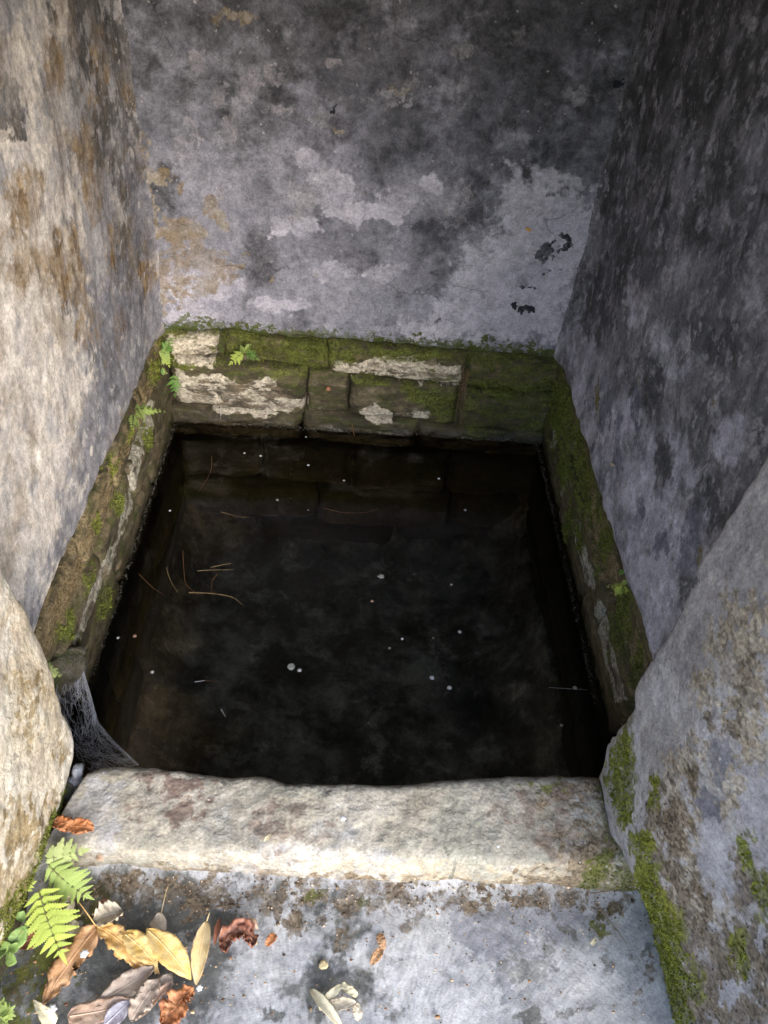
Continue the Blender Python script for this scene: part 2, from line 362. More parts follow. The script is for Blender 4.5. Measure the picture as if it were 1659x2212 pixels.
def plaster_wall(which):
    st = .0042
    if which == 'back': u = np.arange(-.70, .745, st); v = np.arange(0, TOP-ZP, st)
    elif which == 'left': u = np.arange(.66, 2.06, st); v = np.arange(0, TOP-ZP, st)
    else: u = np.arange(.72, 2.06, st); v = np.arange(0, TOP-ZP, st)
    nu, nv = len(u), len(v); U, Vv = np.meshgrid(u, v); U = U.ravel(); Vv = Vv.ravel()
    P0 = np.stack([U, U*0+3.3, U*0], 1)
    low = ZP + .010*fbm(P0, 6, 3, 5) + .009*fbm(P0, 30, 3, 9)
    Z = low + Vv*(TOP-low)/(TOP-ZP)
    fade = np.clip(Vv/.02, 0, 1)                     # the plaster thins out to its broken edge
    if which == 'back':
        B = np.stack([U, 0*U+YB, Z], 1)
        h = .016*fbm(B, 2.6, 2, 1) + .0065*fbm(B, 9, 3, 2) + .003*fbm(B*np.array([.8, 1, 1.2]), 30, 4, 3, .62)
        h += .03*(smax(U-XL, .035) + smax(XR-U, .035)) + .003 + .014*(fade-1)*.5
        B[:, 1] = YB - h; nrm = (0, .30, 0)
    else:
        x0 = XL if which == 'left' else XR; sg = 1 if which == 'left' else -1
        B = np.stack([0*U+x0, U, Z], 1); Q = B*np.array([1, 1, .8])
        h = .018*fbm(Q, 2.6, 2, 11 if sg > 0 else 31) + .009*fbm(Q, 9, 3, 12) + .0042*fbm(Q, 30, 4, 13, .62)
        h = .55*h + .03*smax(YB-U, .035) + .003 + .014*(fade-1)*.5
        B[:, 0] = x0 + sg*h; nrm = (-.35*sg, 0, 0)
    return B, nu, nv, nrm

# --- back wall
back_wall = thing('well_wall', (0.02, YB, WATER), 'grey plastered back wall of the well above mossy stone courses', 'wall')
P, nu, nv, nrm = plaster_wall('back')
A = dict(
    dark=blobs(P, 1, YB, [('poly', [(200, -200), (1500, -200), (1500, 380), (1290, 370), (1230, 300), (1120, 350), (1060, 380), (1000, 400), (940, 320), (830, 330), (700, 250), (560, 290), (430, 170), (250, 190)], .22),  # upper wall darker: stains, plus the shade under the roof put into colour
        (760, 555, 45, 35), (690, 470, 35, 45), (610, 430, 40, 40), (930, 560, 45, 70), (1000, 470, 60, 25, -30), (900, 600, 60, 40, -40), (560, 560, 40, 60), (1000, 640, 40, 25), (880, 690, 70, 18), (620, 690, 60, 16), (1130, 675, 35, 14, 15), (520, 640, 50, 20), (1200, 330, 60, 60), (340, 420, 35, 60)]),
    light=blobs(P, 1, YB, [('poly', [(1095, 365), (1180, 385), (1285, 405), (1275, 560), (1228, 600), (1215, 740), (1060, 735), (905, 735), (870, 700), (960, 640), (985, 570), (1050, 500), (1075, 430)], .05),
        (635, 495, 50, 30), (720, 405, 60, 35, 30), (850, 445, 48, 40), (655, 340, 26, 20), (760, 455, 45, 25), (430, 620, 80, 46), (420, 680, 60, 14, 6), (720, 590, 50, 20), (830, 590, 38, 18), (600, 660, 60, 16), (930, 400, 30, 22)]),
    veil=blobs(P, 1, YB, [('poly', [(330, 560), (600, 540), (900, 560), (1000, 640), (880, 740), (350, 705)], .16), (500, 400, 60, 60), (640, 420, 90, 90), (900, 430, 70, 50)]),
    pale=blobs(P, 1, YB, [(540, 190, 30, 26), (590, 160, 26, 22), (425, 140, 20, 34), (500, 270, 26, 36), (470, 200, 14, 26), (600, 240, 30, 14), (690, 260, 22, 26), (985, 440, 22, 40, 30), (890, 180, 26, 16), (720, 140, 20, 14), (840, 210, 36, 14), (650, 430, 30, 30), (1240, 200, 30, 14), (1000, 100, 22, 16), (1120, 80, 30, 12), (410, 330, 30, 50)]),
    warm=blobs(P, 1, YB, [(395, 500, 65, 30), (350, 590, 28, 34), (470, 450, 20, 40), (345, 375, 26, 14), (385, 402, 13, 9), (540, 547, 9, 10), (320, 500, 30, 70), (440, 560, 70, 25), (860, 190, 30, 8), (300, 390, 24, 90), (590, 600, 10, 6), (672, 601, 8, 6), (500, 30, 40, 10), (720, 290, 14, 8), (620, 470, 8, 6), (380, 640, 40, 26, 0, .8), (430, 600, 60, 34, 0, .7)]),
    black=blobs(P, 1, YB, [(1212, 516, 10, 13), (1183, 535, 10, 11), (1170, 553, 17, 8, -30), (1187, 583, 16, 6), (1105, 662, 12, 9, 20), (1130, 672, 20, 8, 20), (1332, 184, 8, 8), (945, 693, 14, 5, -30), (1140, 620, 20, 4), (720, 240, 12, 4, -50)]),
    green=blobs(P, 1, YB, [('poly', [(345, 690), (1215, 752), (1215, 790), (345, 724)], .022), (520, 698, 10, 7), (430, 692, 12, 6), (600, 716, 26, 7), (760, 738, 22, 6), (402, 690, 6, 10), (585, 705, 8, 5)]))
back_plaster = slab('plaster', P, nu, nv, nrm, A, M['back'], back_wall, flip=False)

# --- left wall
left_wall = thing('well_wall', (XL, 1.35, WATER), 'brown stained pale plaster wall on the left side of the well', 'wall')
P, nu, nv, nrm = plaster_wall('left')
A = dict(
    pale=blobs(P, 0, XL, [('poly', [(-100, 280), (120, 290), (160, 420), (160, 560), (190, 800), (160, 1050), (90, 1330), (-100, 1330)], .16), (95, 60, 50, 70), (60, 150, 50, 90), (40, 320, 60, 60)]),
    dark=blobs(P, 0, XL, [('poly', [(130, -100), (320, -100), (300, 250), (270, 420), (200, 300), (150, 120)], .16), (10, 230, 40, 60), (150, 640, 18, 60), (230, 800, 25, 60), (280, 560, 30, 90)]),
    warm=blobs(P, 0, XL, [(38, 450, 38, 80, 15), (262, 190, 9, 30), (195, 215, 14, 22), (185, 370, 22, 60), (150, 560, 35, 80), (205, 420, 18, 60), (90, 590, 45, 50), (190, 700, 22, 60), (40, 590, 30, 60), (165, 300, 26, 30), (120, 150, 18, 60), (280, 60, 12, 50), (235, 560, 12, 70), (260, 720, 12, 60), (310, 600, 14, 34), (215, 120, 16, 60)]),
    blue=blobs(P, 0, XL, [('poly', [(230, 560), (345, 640), (345, 720), (255, 960), (150, 1230), (75, 1390), (60, 1330), (150, 1080), (190, 880), (205, 700)], .10), (320, 400, 40, 120)]))
left_plaster = slab('plaster', P, nu, nv, nrm, A, M['left'], left_wall, flip=False)

# --- right wall
right_wall = thing('well_wall', (XR, 1.38, WATER), 'dark streaked plaster wall on the right side of the well', 'wall')
P, nu, nv, nrm = plaster_wall('right')
A = dict(
    light=blobs(P, 0, XR, [('poly', [(1215, 760), (1260, 700), (1330, 820), (1420, 960), (1490, 1080), (1520, 1200), (1430, 1430), (1400, 1440), (1300, 1080)], .12), (1440, 760, 40, 60, 0, .8), (1560, 930, 50, 60, 0, .8), (1380, 640, 20, 60, 0, .9), (1620, 640, 30, 40, 0, .8), (1480, 560, 20, 50, 0, .7)]),
    dark=blobs(P, 0, XR, [('poly', [(1300, -100), (1800, -100), (1800, 330), (1500, 380), (1330, 430)], .25), ('poly', [(1255, 590), (1290, 560), (1340, 700), (1300, 740), (1250, 700)], .06), (1530, 1110, 40, 60), (1400, 830, 30, 60), (1560, 740, 40, 50), (1430, 1000, 16, 60), (1360, 560, 30, 90)]),  # dark streaks; the blackened top puts the roof's shade into the colour
    blueblack=blobs(P, 0, XR, [(1310, 880, 18, 60, 10), (1340, 960, 10, 60), (1280, 850, 10, 40), (1390, 1110, 10, 26), (1440, 1180, 16, 30), (1340, 1180, 9, 26), (1300, 1010, 8, 50), (1500, 1160, 22, 60, 20), (1380, 900, 10, 50)]),
    warm=blobs(P, 0, XR, [(1293, 850, 6, 40), (1297, 900, 5, 26), (1385, 820, 6, 12), (1510, 1200, 6, 14), (1540, 880, 7, 10)]))
right_plaster = slab('plaster', P, nu, nv, nrm, A, M['right'], right_wall, flip=True)

# ------------------------------------------------------------------ stone courses under the plaster
PL, PR, PB = XL+.006, XR-.002, YB-.008            # mean faces of the courses
TUFTS = {'green': [], 'dry': [], 'bright': []}
def seeds(P, N, field, dens, key, th=.55, size=(.0035, .0088)):
    """remember where moss stands on a surface"""
    k = np.where(field + .5*fbm(P, 40, 2, 77) > th)[0]
    if len(k) == 0: return
    k = RNG.choice(k, int(min(len(k)*dens*2.2, 60000)), replace=True)
    TUFTS[key].append((P[k] + RNG.normal(0, .0012, (len(k), 3)), np.repeat(np.asarray(N, float)[None], len(k), 0), RNG.uniform(*size, len(k))))

def course_stone(ax, val, sg, u0, u1, z0, z1, parent, mat, bulge=.022, mossb=(), paleb=(), gravb=(), veinb=(), seed=0, step=.0042, tilt=0., skew=0., under=False, wob=.010, name='stone'):
    """one block: ax 1 = back wall (u = x), ax 0 = side walls (u = y); face bulges by `bulge` into the room"""
    nu = max(6, int((u1-u0)/step)); nv = max(6, int((z1-z0)/step))
    s, t = np.meshgrid(np.linspace(-1, 1, nu), np.linspace(-1, 1, nv)); s = s.ravel(); t = t.ravel()
    gap = .002
    U = (u0+u1)/2 + s*((u1-u0)/2-gap); Z = (z0+z1)/2 + t*((z1-z0)/2-gap) + skew*s + .006*math.sin(seed*2.3)*s
    E = np.stack([U*1.0, 0*U+seed*3.1, Z], 1)
    U = U + wob*fbm(E, 11, 3, seed+1)*(.4+.6*np.abs(s)); Z = Z + wob*.8*fbm(E, 11, 3, seed+2)*(.4+.6*np.abs(t))
    edge = np.minimum(1, np.sqrt(np.maximum(0, 1-np.abs(s)**7)*np.maximum(0, 1-np.abs(t)**5))*1.25)
    B = np.zeros((len(U), 3)); o = 0 if ax == 1 else 1
    B[:, o] = U; B[:, 2] = Z; B[:, ax] = val
    Q = B*(np.array([.5, 1, 1.6]) if ax == 1 else np.array([1, .5, 1.6]))
    h = bulge*(.5+.5*edge) + .008*fbm(Q+seed, 9, 3, seed+3) + .0065*fbm(Q+seed, 30, 4, seed+4, .6) + tilt*t - (1-edge)*.014
    B[:, ax] = val + sg*h
    F = dict(moss=blobs(B, ax, val, mossb), pale=blobs(B, ax, val, paleb), gravel=blobs(B, ax, val, gravb), vein=blobs(B, ax, val, veinb))
    bk = np.zeros(3); bk[ax] = -sg*.12
    ob = slab(name, B, nu, nv, bk, F, mat, parent, flip=(sg > 0) if ax == 1 else (sg < 0))
    if not under:
        N = np.zeros(3); N[ax] = sg; N[2] = .5
        mk = B[:, 2] > WATER+.01
        seeds(B[mk], N, F['moss'][mk], .42, 'green', .62)
        seeds(B[mk], N, F['gravel'][mk], .26, 'dry', .6, (.002, .0045))
    return ob
def bx(x, y): return float(at(x, y, 1, PB)[0])
def bz(x, y): return float(at(x, y, 1, PB)[2])
MB = [('poly', [(478, 712), (712, 735), (712, 790), (640, 800), (560, 785), (480, 765)], .05), ('poly', [(340, 700), (372, 712), (366, 770), (340, 760)], .02),
      ('poly', [(340, 700), (1230, 765), (1230, 784), (1010, 775), (860, 762), (340, 722)], .014), ('poly', [(860, 815), (1000, 845), (985, 900), (920, 880), (880, 850)], .025), ('poly', [(712, 735), (770, 745), (760, 768), (716, 768)], .02),
      ('poly', [(1010, 770), (1210, 780), (1260, 900), (1180, 905), (1120, 885), (1060, 905), (1010, 895), (1000, 840)], .16), (800, 808, 40, 9, 5), (940, 790, 14, 8), (380, 776, 50, 8)]
PALE = [('poly', [(372, 716), (482, 722), (484, 738), (468, 772), (372, 776)], .014),
        ('poly', [(384, 788), (404, 785), (420, 800), (460, 792), (490, 798), (520, 808), (548, 812), (590, 808), (600, 836), (668, 858), (664, 872), (600, 888), (550, 892), (470, 876), (396, 868), (386, 840)], .012),
        ('poly', [(720, 776), (760, 778), (800, 756), (850, 752), (900, 756), (945, 776), (985, 790), (1004, 812), (998, 832), (930, 822), (850, 806), (800, 796), (730, 808)], .012),
        ('poly', [(782, 876), (800, 866), (840, 880), (850, 905), (800, 910), (784, 896)], .012), (900, 880, 40, 14, 0, .62)]
VEIN = [(520, 840, 120, 34, 4, .46), (860, 790, 130, 20, 8, .40), (425, 745, 50, 24, 0, .42), (520, 850, 110, 10, 4, .75), (560, 868, 90, 6, 3, .8), (450, 846, 60, 6, 0, .8), (860, 782, 60, 12, 10, .62), (930, 790, 22, 18, 0, .7), (560, 820, 50, 6, 20, .7)]
def bstone(x0, x1, z0, z1, seed, **k):
    return course_stone(1, PB, -1, x0, x1, z0, z1, back_wall, M['drowned'] if k.get('under') else M['stone_b'], mossb=MB, paleb=PALE, veinb=VEIN, seed=seed, **{'wob': .018, **k})
zA = .163
# upper course: plastered block, long mossy block, pale block, mossy corner block
bstone(-.575, -.385, .084, zA, 1, bulge=.014)
bstone(-.385, -.072, .070, zA, 2, bulge=.012, tilt=.004)
bstone(-.072, .338, .050, zA-.004, 3, bulge=.016, skew=-.008)
bstone(.338, .640, .030, zA-.006, 4, bulge=.004, tilt=-.004)
# lower course
bstone(-.545, -.135, -.090, .082, 5, bulge=.032, skew=-.006)
bstone(-.135, -.010, -.092, .066, 6, bulge=.012)
bstone(-.010, .325, -.095, .050, 7, bulge=.026, skew=-.004)
bstone(.332, .640, -.115, .030, 8, bulge=.020)
# wet footing course at the water and the drowned courses
bstone(-.60, -.150, -.205, -.088, 9, bulge=.020, wob=.012); bstone(-.150, .215, -.205, -.090, 10, bulge=.022, wob=.012); bstone(.215, .66, -.215, -.108, 11, bulge=.018, wob=.012)
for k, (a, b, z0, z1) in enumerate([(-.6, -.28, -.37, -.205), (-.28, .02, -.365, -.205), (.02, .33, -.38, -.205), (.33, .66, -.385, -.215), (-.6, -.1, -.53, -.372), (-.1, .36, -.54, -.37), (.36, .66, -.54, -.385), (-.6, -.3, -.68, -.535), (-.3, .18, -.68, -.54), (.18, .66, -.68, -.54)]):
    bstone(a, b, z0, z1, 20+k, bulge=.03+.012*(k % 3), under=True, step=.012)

# side courses: u runs along the depth of the well
MSL = [(205, 1140, 10, 26), (190, 1240, 10, 16), (185, 1255, 6, 26), (240, 1010, 12, 30), (330, 800, 14, 30), (245, 1090, 10, 30), (150, 1330, 8, 26), (130, 1370, 24, 20, 0, .7), (220, 1300, 12, 40, 20), (345, 730, 16, 24), (280, 930, 8, 40, 20, .8), (310, 940, 10, 30)]
GSL = [('poly', [(345, 715), (352, 760), (320, 860), (270, 990), (230, 1110), (170, 1260), (130, 1380), (60, 1420), (70, 1360), (150, 1200), (270, 940)], .03)]
PSL = [('poly', [(262, 1130), (278, 1020), (290, 960), (300, 965), (282, 1060), (252, 1170), (225, 1240), (195, 1310), (160, 1380), (152, 1375), (190, 1270), (232, 1190)], .010), ('poly', [(330, 860), (322, 920), (305, 965), (296, 955), (310, 900)], .010), ('poly', [(270, 1060), (262, 1120), (245, 1150), (250, 1090)], .01)]
VSL = [(230, 1220, 8, 60, 25, .75), (190, 1300, 8, 60, 25, .8), (280, 1010, 7, 40, 20, .7)]
def lstone(y0, y1, z0, z1, seed, **k):
    return course_stone(0, PL, 1, y0, y1, z0, z1, left_wall, M['drowned'] if k.get('under') else M['stone_s'], mossb=MSL, paleb=PSL, gravb=GSL, veinb=VSL, seed=seed, **k)
for k, (a, b, z0, z1, bu) in enumerate([(.86, 1.14, .045, .166, .012), (1.14, 1.42, .055, .165, .010), (1.42, 1.71, .050, .166, .012), (1.71, 2.0, .060, .166, .010),
        (.92, 1.22, -.075, .048, .030), (1.22, 1.50, -.085, .056, .026), (1.50, 1.76, -.070, .052, .030), (1.76, 2.0, -.085, .060, .018),
        (.98, 1.30, -.21, -.078, .022), (1.30, 1.66, -.21, -.086, .024), (1.66, 2.0, -.21, -.075, .018)]):
    lstone(a, b, z0, z1, 40+k, bulge=bu*.38, wob=.016)
for k, (a, b, z0, z1) in enumerate([(.7, 1.1, -.40, -.21), (1.1, 1.55, -.40, -.21), (1.55, 2., -.40, -.21), (.7, 1.3, -.68, -.40), (1.3, 2., -.68, -.40)]):
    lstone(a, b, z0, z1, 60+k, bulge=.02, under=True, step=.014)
MSR = [('poly', [(1190, 780), (1215, 790), (1262, 920), (1290, 1060), (1300, 1110), (1262, 1130), (1240, 1060), (1210, 960), (1185, 930)], .11), (1230, 1130, 14, 40, 15), (1225, 1010, 14, 40), (1310, 1190, 18, 60, 10, .8), (1350, 1330, 20, 80, 10, .85), (1260, 1170, 10, 30), (1380, 1440, 14, 60, 10, .8)]
GSR = [('poly', [(1262, 960), (1300, 1090), (1330, 1200), (1370, 1340), (1400, 1440), (1380, 1470), (1340, 1340), (1300, 1240), (1270, 1120)], .03)]
PSR = [('poly', [(1246, 1140), (1262, 1128), (1272, 1180), (1290, 1230), (1294, 1285), (1270, 1260), (1250, 1200)], .010), ('poly', [(1295, 1310), (1312, 1310), (1335, 1380), (1350, 1460), (1366, 1520), (1345, 1520), (1315, 1430), (1298, 1360)], .012), (1225, 1050, 9, 34, 12, .8), (1205, 940, 8, 40, 10, .7), (1245, 960, 7, 30, 10, .7)]
VSR = [(1262, 1190, 5, 60, -12, .8), (1330, 1420, 7, 90, -15, .85), (1225, 1050, 5, 50, -12, .8)]
def rstone(y0, y1, z0, z1, seed, **k):
    return course_stone(0, PR+.012, -1, y0, y1, z0, z1, right_wall, M['drowned'] if k.get('under') else M['stone_s'], mossb=MSR, paleb=PSR, gravb=GSR, veinb=VSR, seed=seed, **k)
for k, (a, b, z0, z1, bu) in enumerate([(.84, 1.12, .040, .164, .012), (1.12, 1.40, .050, .166, .014), (1.40, 1.68, .045, .164, .012), (1.68, 2.0, .035, .162, .014),
        (.90, 1.16, -.085, .042, .026), (1.16, 1.47, -.075, .050, .026), (1.47, 1.74, -.085, .046, .022), (1.74, 2.0, -.095, .036, .014),
        (.92, 1.30, -.21, -.085, .004), (1.30, 1.66, -.21, -.086, .004), (1.66, 2.0, -.21, -.09, .004)]):
    rstone(a, b, z0, z1, 80+k, bulge=bu*.5, wob=.016)
for k, (a, b, z0, z1) in enumerate([(.7, 1.1, -.40, -.21), (1.1, 1.55, -.40, -.21), (1.55, 2., -.40, -.21), (.7, 1.3, -.68, -.40), (1.3, 2., -.68, -.40)]):
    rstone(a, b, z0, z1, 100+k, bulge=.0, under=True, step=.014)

# the earth and mortar in the joints, one recessed body per wall
def mortar(ax, val, sg, u0, u1, parent):
    st = .01; u = np.arange(u0, u1, st); z = np.arange(PIT-.05, .16, st); U, Z = np.meshgrid(u, z); U = U.ravel(); Z = Z.ravel()
    B = np.zeros((len(U), 3)); B[:, 1-ax] = U; B[:, 2] = Z; B[:, ax] = val
    B[:, ax] += sg*(.006*fbm(B, 14, 3, 8))
    bk = np.zeros(3); bk[ax] = -sg*.2
    m = blobs(B, ax, val, MB if ax == 1 else (MSL if sg > 0 else MSR))
    slab('mortar', B, len(u), len(z), bk, dict(moss=m), M['mortar'], parent, flip=(sg > 0) if ax == 1 else (sg < 0))
mortar(1, PB+.020, -1, -.66, .70, back_wall); mortar(0, PL-.018, 1, .70, 2.05, left_wall); mortar(0, PR+.034, -1, .70, 2.05, right_wall)

# ------------------------------------------------------------------ jambs of the opening
right_jamb = thing('opening_jamb', (.6, .5, 0), 'grey plaster jamb right of the kerb with a moss strip along its foot', 'wall')
RJ = .478
edge = [(1659, 980), (1590, 1090), (1520, 1200), (1480, 1290), (1405, 1435), (1367, 1490), (1366, 1530), (1340, 1568), (1310, 1610), (1296, 1668)]
ez = np.array([at(x, y, 0, RJ) for x, y in edge]); zz = ez[::-1, 2]; yy = ez[::-1, 1]
st = .0031; a = np.linspace(0, 1, int(.53/st)); zv = np.arange(-.30, 1.45, st*1.15)
Aa, Z = np.meshgrid(a, zv); Aa = Aa.ravel(); Z = Z.ravel()
ye = np.interp(Z, zz, yy); PZ = np.stack([Z*0, Z*0, Z], 1); ye = ye + .005*fbm(PZ, 14, 4, 3, .6) + .004*fbm(PZ, 60, 3, 4)
def sm(v): v = np.clip(v, 0, 1); return v*v*(3-2*v)
def jamb_x(Y, Z):
    """the jamb splays: nearer to the viewer and at its foot it stands further right"""
    x = RJ + .078*sm((.58-Y)/.30)
    foot = sm((.125-Z)/.10)*sm((.60-Y)/.06); return x*(1-foot) + np.maximum(x, .548)*foot
Y = .18 + Aa*(ye-.18); B = np.stack([jamb_x(Y, Z), Y, Z], 1); X0 = B[:, 0].copy()
h = .002*fbm(B, 3, 2, 41) + .003*fbm(B, 10, 3, 42) + .0024*fbm(B, 34, 4, 43, .62) - .003*np.exp(-(ye-Y)/.005)
B[:, 0] = X0 - h
CC = np.array([0, 0, CH]); BM = CC + (B-CC)*((.495)/B[:, 0])[:, None]      # marks were surveyed on the plane x = .495
A = dict(
    lichen=blobs(BM, 0, .495, [(1580, 1420, 60, 80), (1600, 1330, 50, 60), (1620, 1560, 60, 90), (1520, 1480, 30, 50, 0, .8), (1480, 1640, 50, 60, 0, .9), (1560, 1700, 60, 50, 0, .8), (1470, 1800, 50, 60), (1640, 1380, 40, 100), (1500, 1950, 60, 60, 0, .9), (1450, 1720, 40, 60)]),
    brown=blobs(BM, 0, .495, [('poly', [(1375, 1760), (1440, 1700), (1500, 1690), (1500, 1860), (1540, 1960), (1580, 1960), (1600, 1860), (1659, 1880), (1700, 1900), (1700, 2300), (1500, 2300), (1430, 2000)], .05), (1640, 1480, 60, 40, 0, .75), (1560, 1560, 40, 30, 0, .7)]),
    slate=blobs(BM, 0, .495, [('poly', [(1398, 1478), (1420, 1470), (1450, 1445), (1462, 1470), (1452, 1535), (1436, 1530), (1410, 1492), (1392, 1495), (1388, 1560), (1380, 1640), (1375, 1640), (1380, 1540), (1383, 1490)], .010), ('poly', [(1376, 1690), (1380, 1650), (1384, 1700), (1374, 1750)], .008), (1530, 1760, 26, 70, 0, .8), (1560, 1640, 30, 40, 0, .6), (1470, 1600, 9, 9), (1500, 1245, 8, 20)]),
    rim=blobs(BM, 0, .495, [('poly', [(1390, 1470), (1450, 1430), (1475, 1480), (1460, 1545), (1430, 1540), (1405, 1500), (1397, 1560), (1390, 1660), (1370, 1700), (1372, 1540), (1375, 1480)], .008), ('poly', [(1372, 1660), (1386, 1660), (1380, 1780), (1362, 1800)], .010)]),
    lime=blobs(BM, 0, .495, [('poly', [(1495, 1760), (1530, 1780), (1560, 1800), (1600, 1770), (1590, 1830), (1570, 1850), (1590, 1930), (1570, 1945), (1540, 1930), (1510, 1850)], .02), (1580, 2140, 26, 34, 30), (1640, 2010, 12, 40), (1390, 1430, 40, 26, 0, .8), (1650, 1730, 40, 50, 0, .9), ('poly', [(1300, 1640), (1316, 1620), (1330, 1690), (1318, 1700)], .01)]),
    moss=blobs(BM, 0, .495, [('poly', [(1362, 1800), (1400, 1790), (1440, 1900), (1480, 2020), (1500, 2230), (1440, 2230), (1405, 2050), (1380, 1950)], .03), (1620, 1840, 18, 40), (1640, 1930, 20, 50), (1600, 2060, 20, 60, 0, .8), ('poly', [(1308, 1690), (1318, 1620), (1340, 1580), (1366, 1550), (1374, 1700), (1368, 1800), (1335, 1800)], .02), (1500, 2130, 20, 40), (1415, 1720, 20, 40, 0, .7)]))
slab('plaster', B, len(a), len(zv), (.5, 0, 0), A, M['jamb_r'], right_jamb, flip=False)
mk = (A['moss'] > .5) & (Y < ye-.01); seeds(B[mk], (-1, 0, .6), A['moss'][mk], .34, 'bright', .66, (.003, .0065))
mk = A['brown'] > .5; seeds(B[mk], (-1, 0, .4), A['brown'][mk], .06, 'dry', .72, (.002, .004))

left_jamb = thing('opening_jamb', (-.5, .5, 0), 'pale beige boulder forming the sunlit jamb left of the kerb', 'boulder')
XJ = -.445
edge = [(0, 1220), (60, 1335), (100, 1450), (125, 1530), (160, 1590), (165, 1630)]
ez = np.array([at(x, y, 0, XJ) for x, y in edge]); zz = ez[::-1, 2]; yy = ez[::-1, 1]
bot = np.array([at(x, y, 0, XJ-.005) for x, y in ((165, 1632), (150, 1690), (130, 1760), (110, 1800), (90, 1860), (60, 1920), (20, 2010), (0, 2050))]); by = bot[::-1, 1]; bzv = bot[::-1, 2]
a = np.linspace(0, 1, 170); b = np.linspace(0, 1, 380); Aa, Bb = np.meshgrid(a, b); Aa = Aa.ravel(); Bb = Bb.ravel()
Y0 = .18 + Aa*(.715-.18); zl = np.interp(Y0, by, bzv)
Z = zl - .012 + Bb*(1.45-zl); ye = np.interp(Z, zz, yy); PZ = np.stack([Z*0, Z*0, Z], 1); ye += .008*fbm(PZ, 13, 4, 23, .6)
Y = .18 + Aa*(ye-.18); B = np.stack([XJ+0*Y, Y, Z], 1)
h = .010 + .009*fbm(B, 3.4, 2, 51) + .006*fbm(B, 9, 3, 52) + .0032*fbm(B, 32, 4, 53, .62)
dz = np.maximum(Z-zl, 0); h -= .034*np.exp(-dz/.016) + .008*np.exp(-(ye-Y)/.008)
B[:, 0] = XJ + h
A = dict(brown=blobs(B, 0, XJ, [(40, 1560, 30, 50, 0, .7), (30, 1800, 50, 70), (20, 1930, 50, 60), (100, 1740, 20, 40, 0, .8), (120, 1620, 20, 26, 0, .6), (40, 1470, 40, 26, 0, .7)]),
         moss=blobs(B, 0, XJ, [('poly', [(140, 1690), (150, 1720), (110, 1810), (60, 1930), (0, 2060), (-20, 2000), (50, 1890), (90, 1790), (118, 1750)], .02)]))
slab('boulder_face', B, len(a), len(b), (-.45, 0, 0), A, M['jamb_l'], left_jamb, flip=True)
mk = A['moss'] > .5; seeds(B[mk], (1, 0, .3), A['moss'][mk], .5, 'green', .6, (.003, .006))
# dark footing below the boulder
u = np.arange(.10, .70, .006); v = np.linspace(0, 1, 40); Uu, Vv = np.meshgrid(u, v); Uu = Uu.ravel(); Vv = Vv.ravel()
B = np.stack([-.470-.05*Vv, Uu, -.02+Vv*.17], 1); B[:, 0] += .014*fbm(B, 12, 3, 61) + .004*fbm(B, 40, 3, 62)
z0 = np.zeros(len(B)); ms = np.clip(.55+.6*fbm(B, 9, 3, 63), 0, 1)
slab('footing', B, len(u), len(v), (-.35, 0, 0), dict(moss=ms), M['mortar'], left_jamb, flip=True)
seeds(B, (1, 0, .5), ms, .25, 'green', .7, (.003, .006))

# ------------------------------------------------------------------ kerb stone across the opening
kerb = thing('kerb_stone', (0.02, .6, 0), 'long worn beige kerb stone lying across the front of the water', 'kerb')
rear_px = [(195, 1655), (230, 1643), (300, 1641), (400, 1655), (500, 1669), (560, 1668), (620, 1682), (700, 1686), (800, 1690), (900, 1683), (1000, 1674), (1100, 1669), (1200, 1666), (1290, 1668)]
front_px = [(100, 1850), (200, 1846), (330, 1852), (420, 1858), (520, 1852), (640, 1862), (760, 1872), (900, 1878), (1050, 1882), (1200, 1886), (1350, 1890)]
rp = np.array([at(x, y, 2, .1) for x, y in rear_px]); fp = np.array([at(x, y, 2, .092) for x, y in front_px])
na = 380; xa = np.linspace(0, 1, na); prof = []
nb1, nb2, nb3, nb4 = 34, 16, 64, 46
Bv = []
xl_f, xl_r, xr_f, xr_r = -.452, -.408, .585, .585
def lerp(a, b, t): return a+(b-a)*t
for j in range(nb1): prof.append(('f', j/(nb1-1)))
for j in range(1, nb3+1): prof.append(('t', j/nb3))
for j in range(1, nb4+1): prof.append(('r', j/nb4))
rows = []
for ty, s_ in prof:
    if ty == 'f': dep = 0
    elif ty == 't': dep = s_
    else: dep = 1
    x = lerp(lerp(xl_f, xl_r, dep), lerp(xr_f, xr_r, dep), xa)
    yr = np.interp(x, rp[:, 0], rp[:, 1]); yf = np.interp(x, fp[:, 0], fp[:, 1])
    xx = np.stack([x, 0*x, 0*x], 1); yr = yr + .004*fbm(xx, 40, 3, 71, .6)
    if ty == 'f': y = .536 + .006*s_**2 + .004*fbm(xx, 9, 3, 75); z = 0*x + lerp(-.02, .064, s_)
    elif ty == 't': y = lerp(.542 + .004*fbm(xx, 9, 3, 75), yr, s_); z = .074 + .026*s_**.8 - .010*np.exp(-s_/.03) - .010*np.exp(-((x-.486)/.010)**2) - .006*np.clip((x-.486)/.02, 0, 1) - .020*np.exp(-(1-s_)/.05) + 0*x
    else: y = yr + .008*math.sin(s_*3)*1.0; z = .080 - s_*.42 + 0*x
    rows.append(np.stack([x, y, z], 1))
B = np.concatenate(rows); nb = len(prof)
g = np.concatenate([np.full(na, {'f': 0, 't': 1, 'r': 2}[ty]) for ty, _ in prof])
h = .008*fbm(B, 4, 2, 72) + .006*fbm(B, 12, 3, 73) + .0034*fbm(B, 40, 4, 74, .62) - .002*np.maximum(0, fbm(B, 24, 3, 76)-.22)*3
nrmv = np.where(g[:, None] == 0, np.array([[0, -.8, .6]]), np.where(g[:, None] == 1, np.array([[0, 0, 1.]]), np.array([[0, .9, .3]])))
B = B + nrmv*h[:, None]
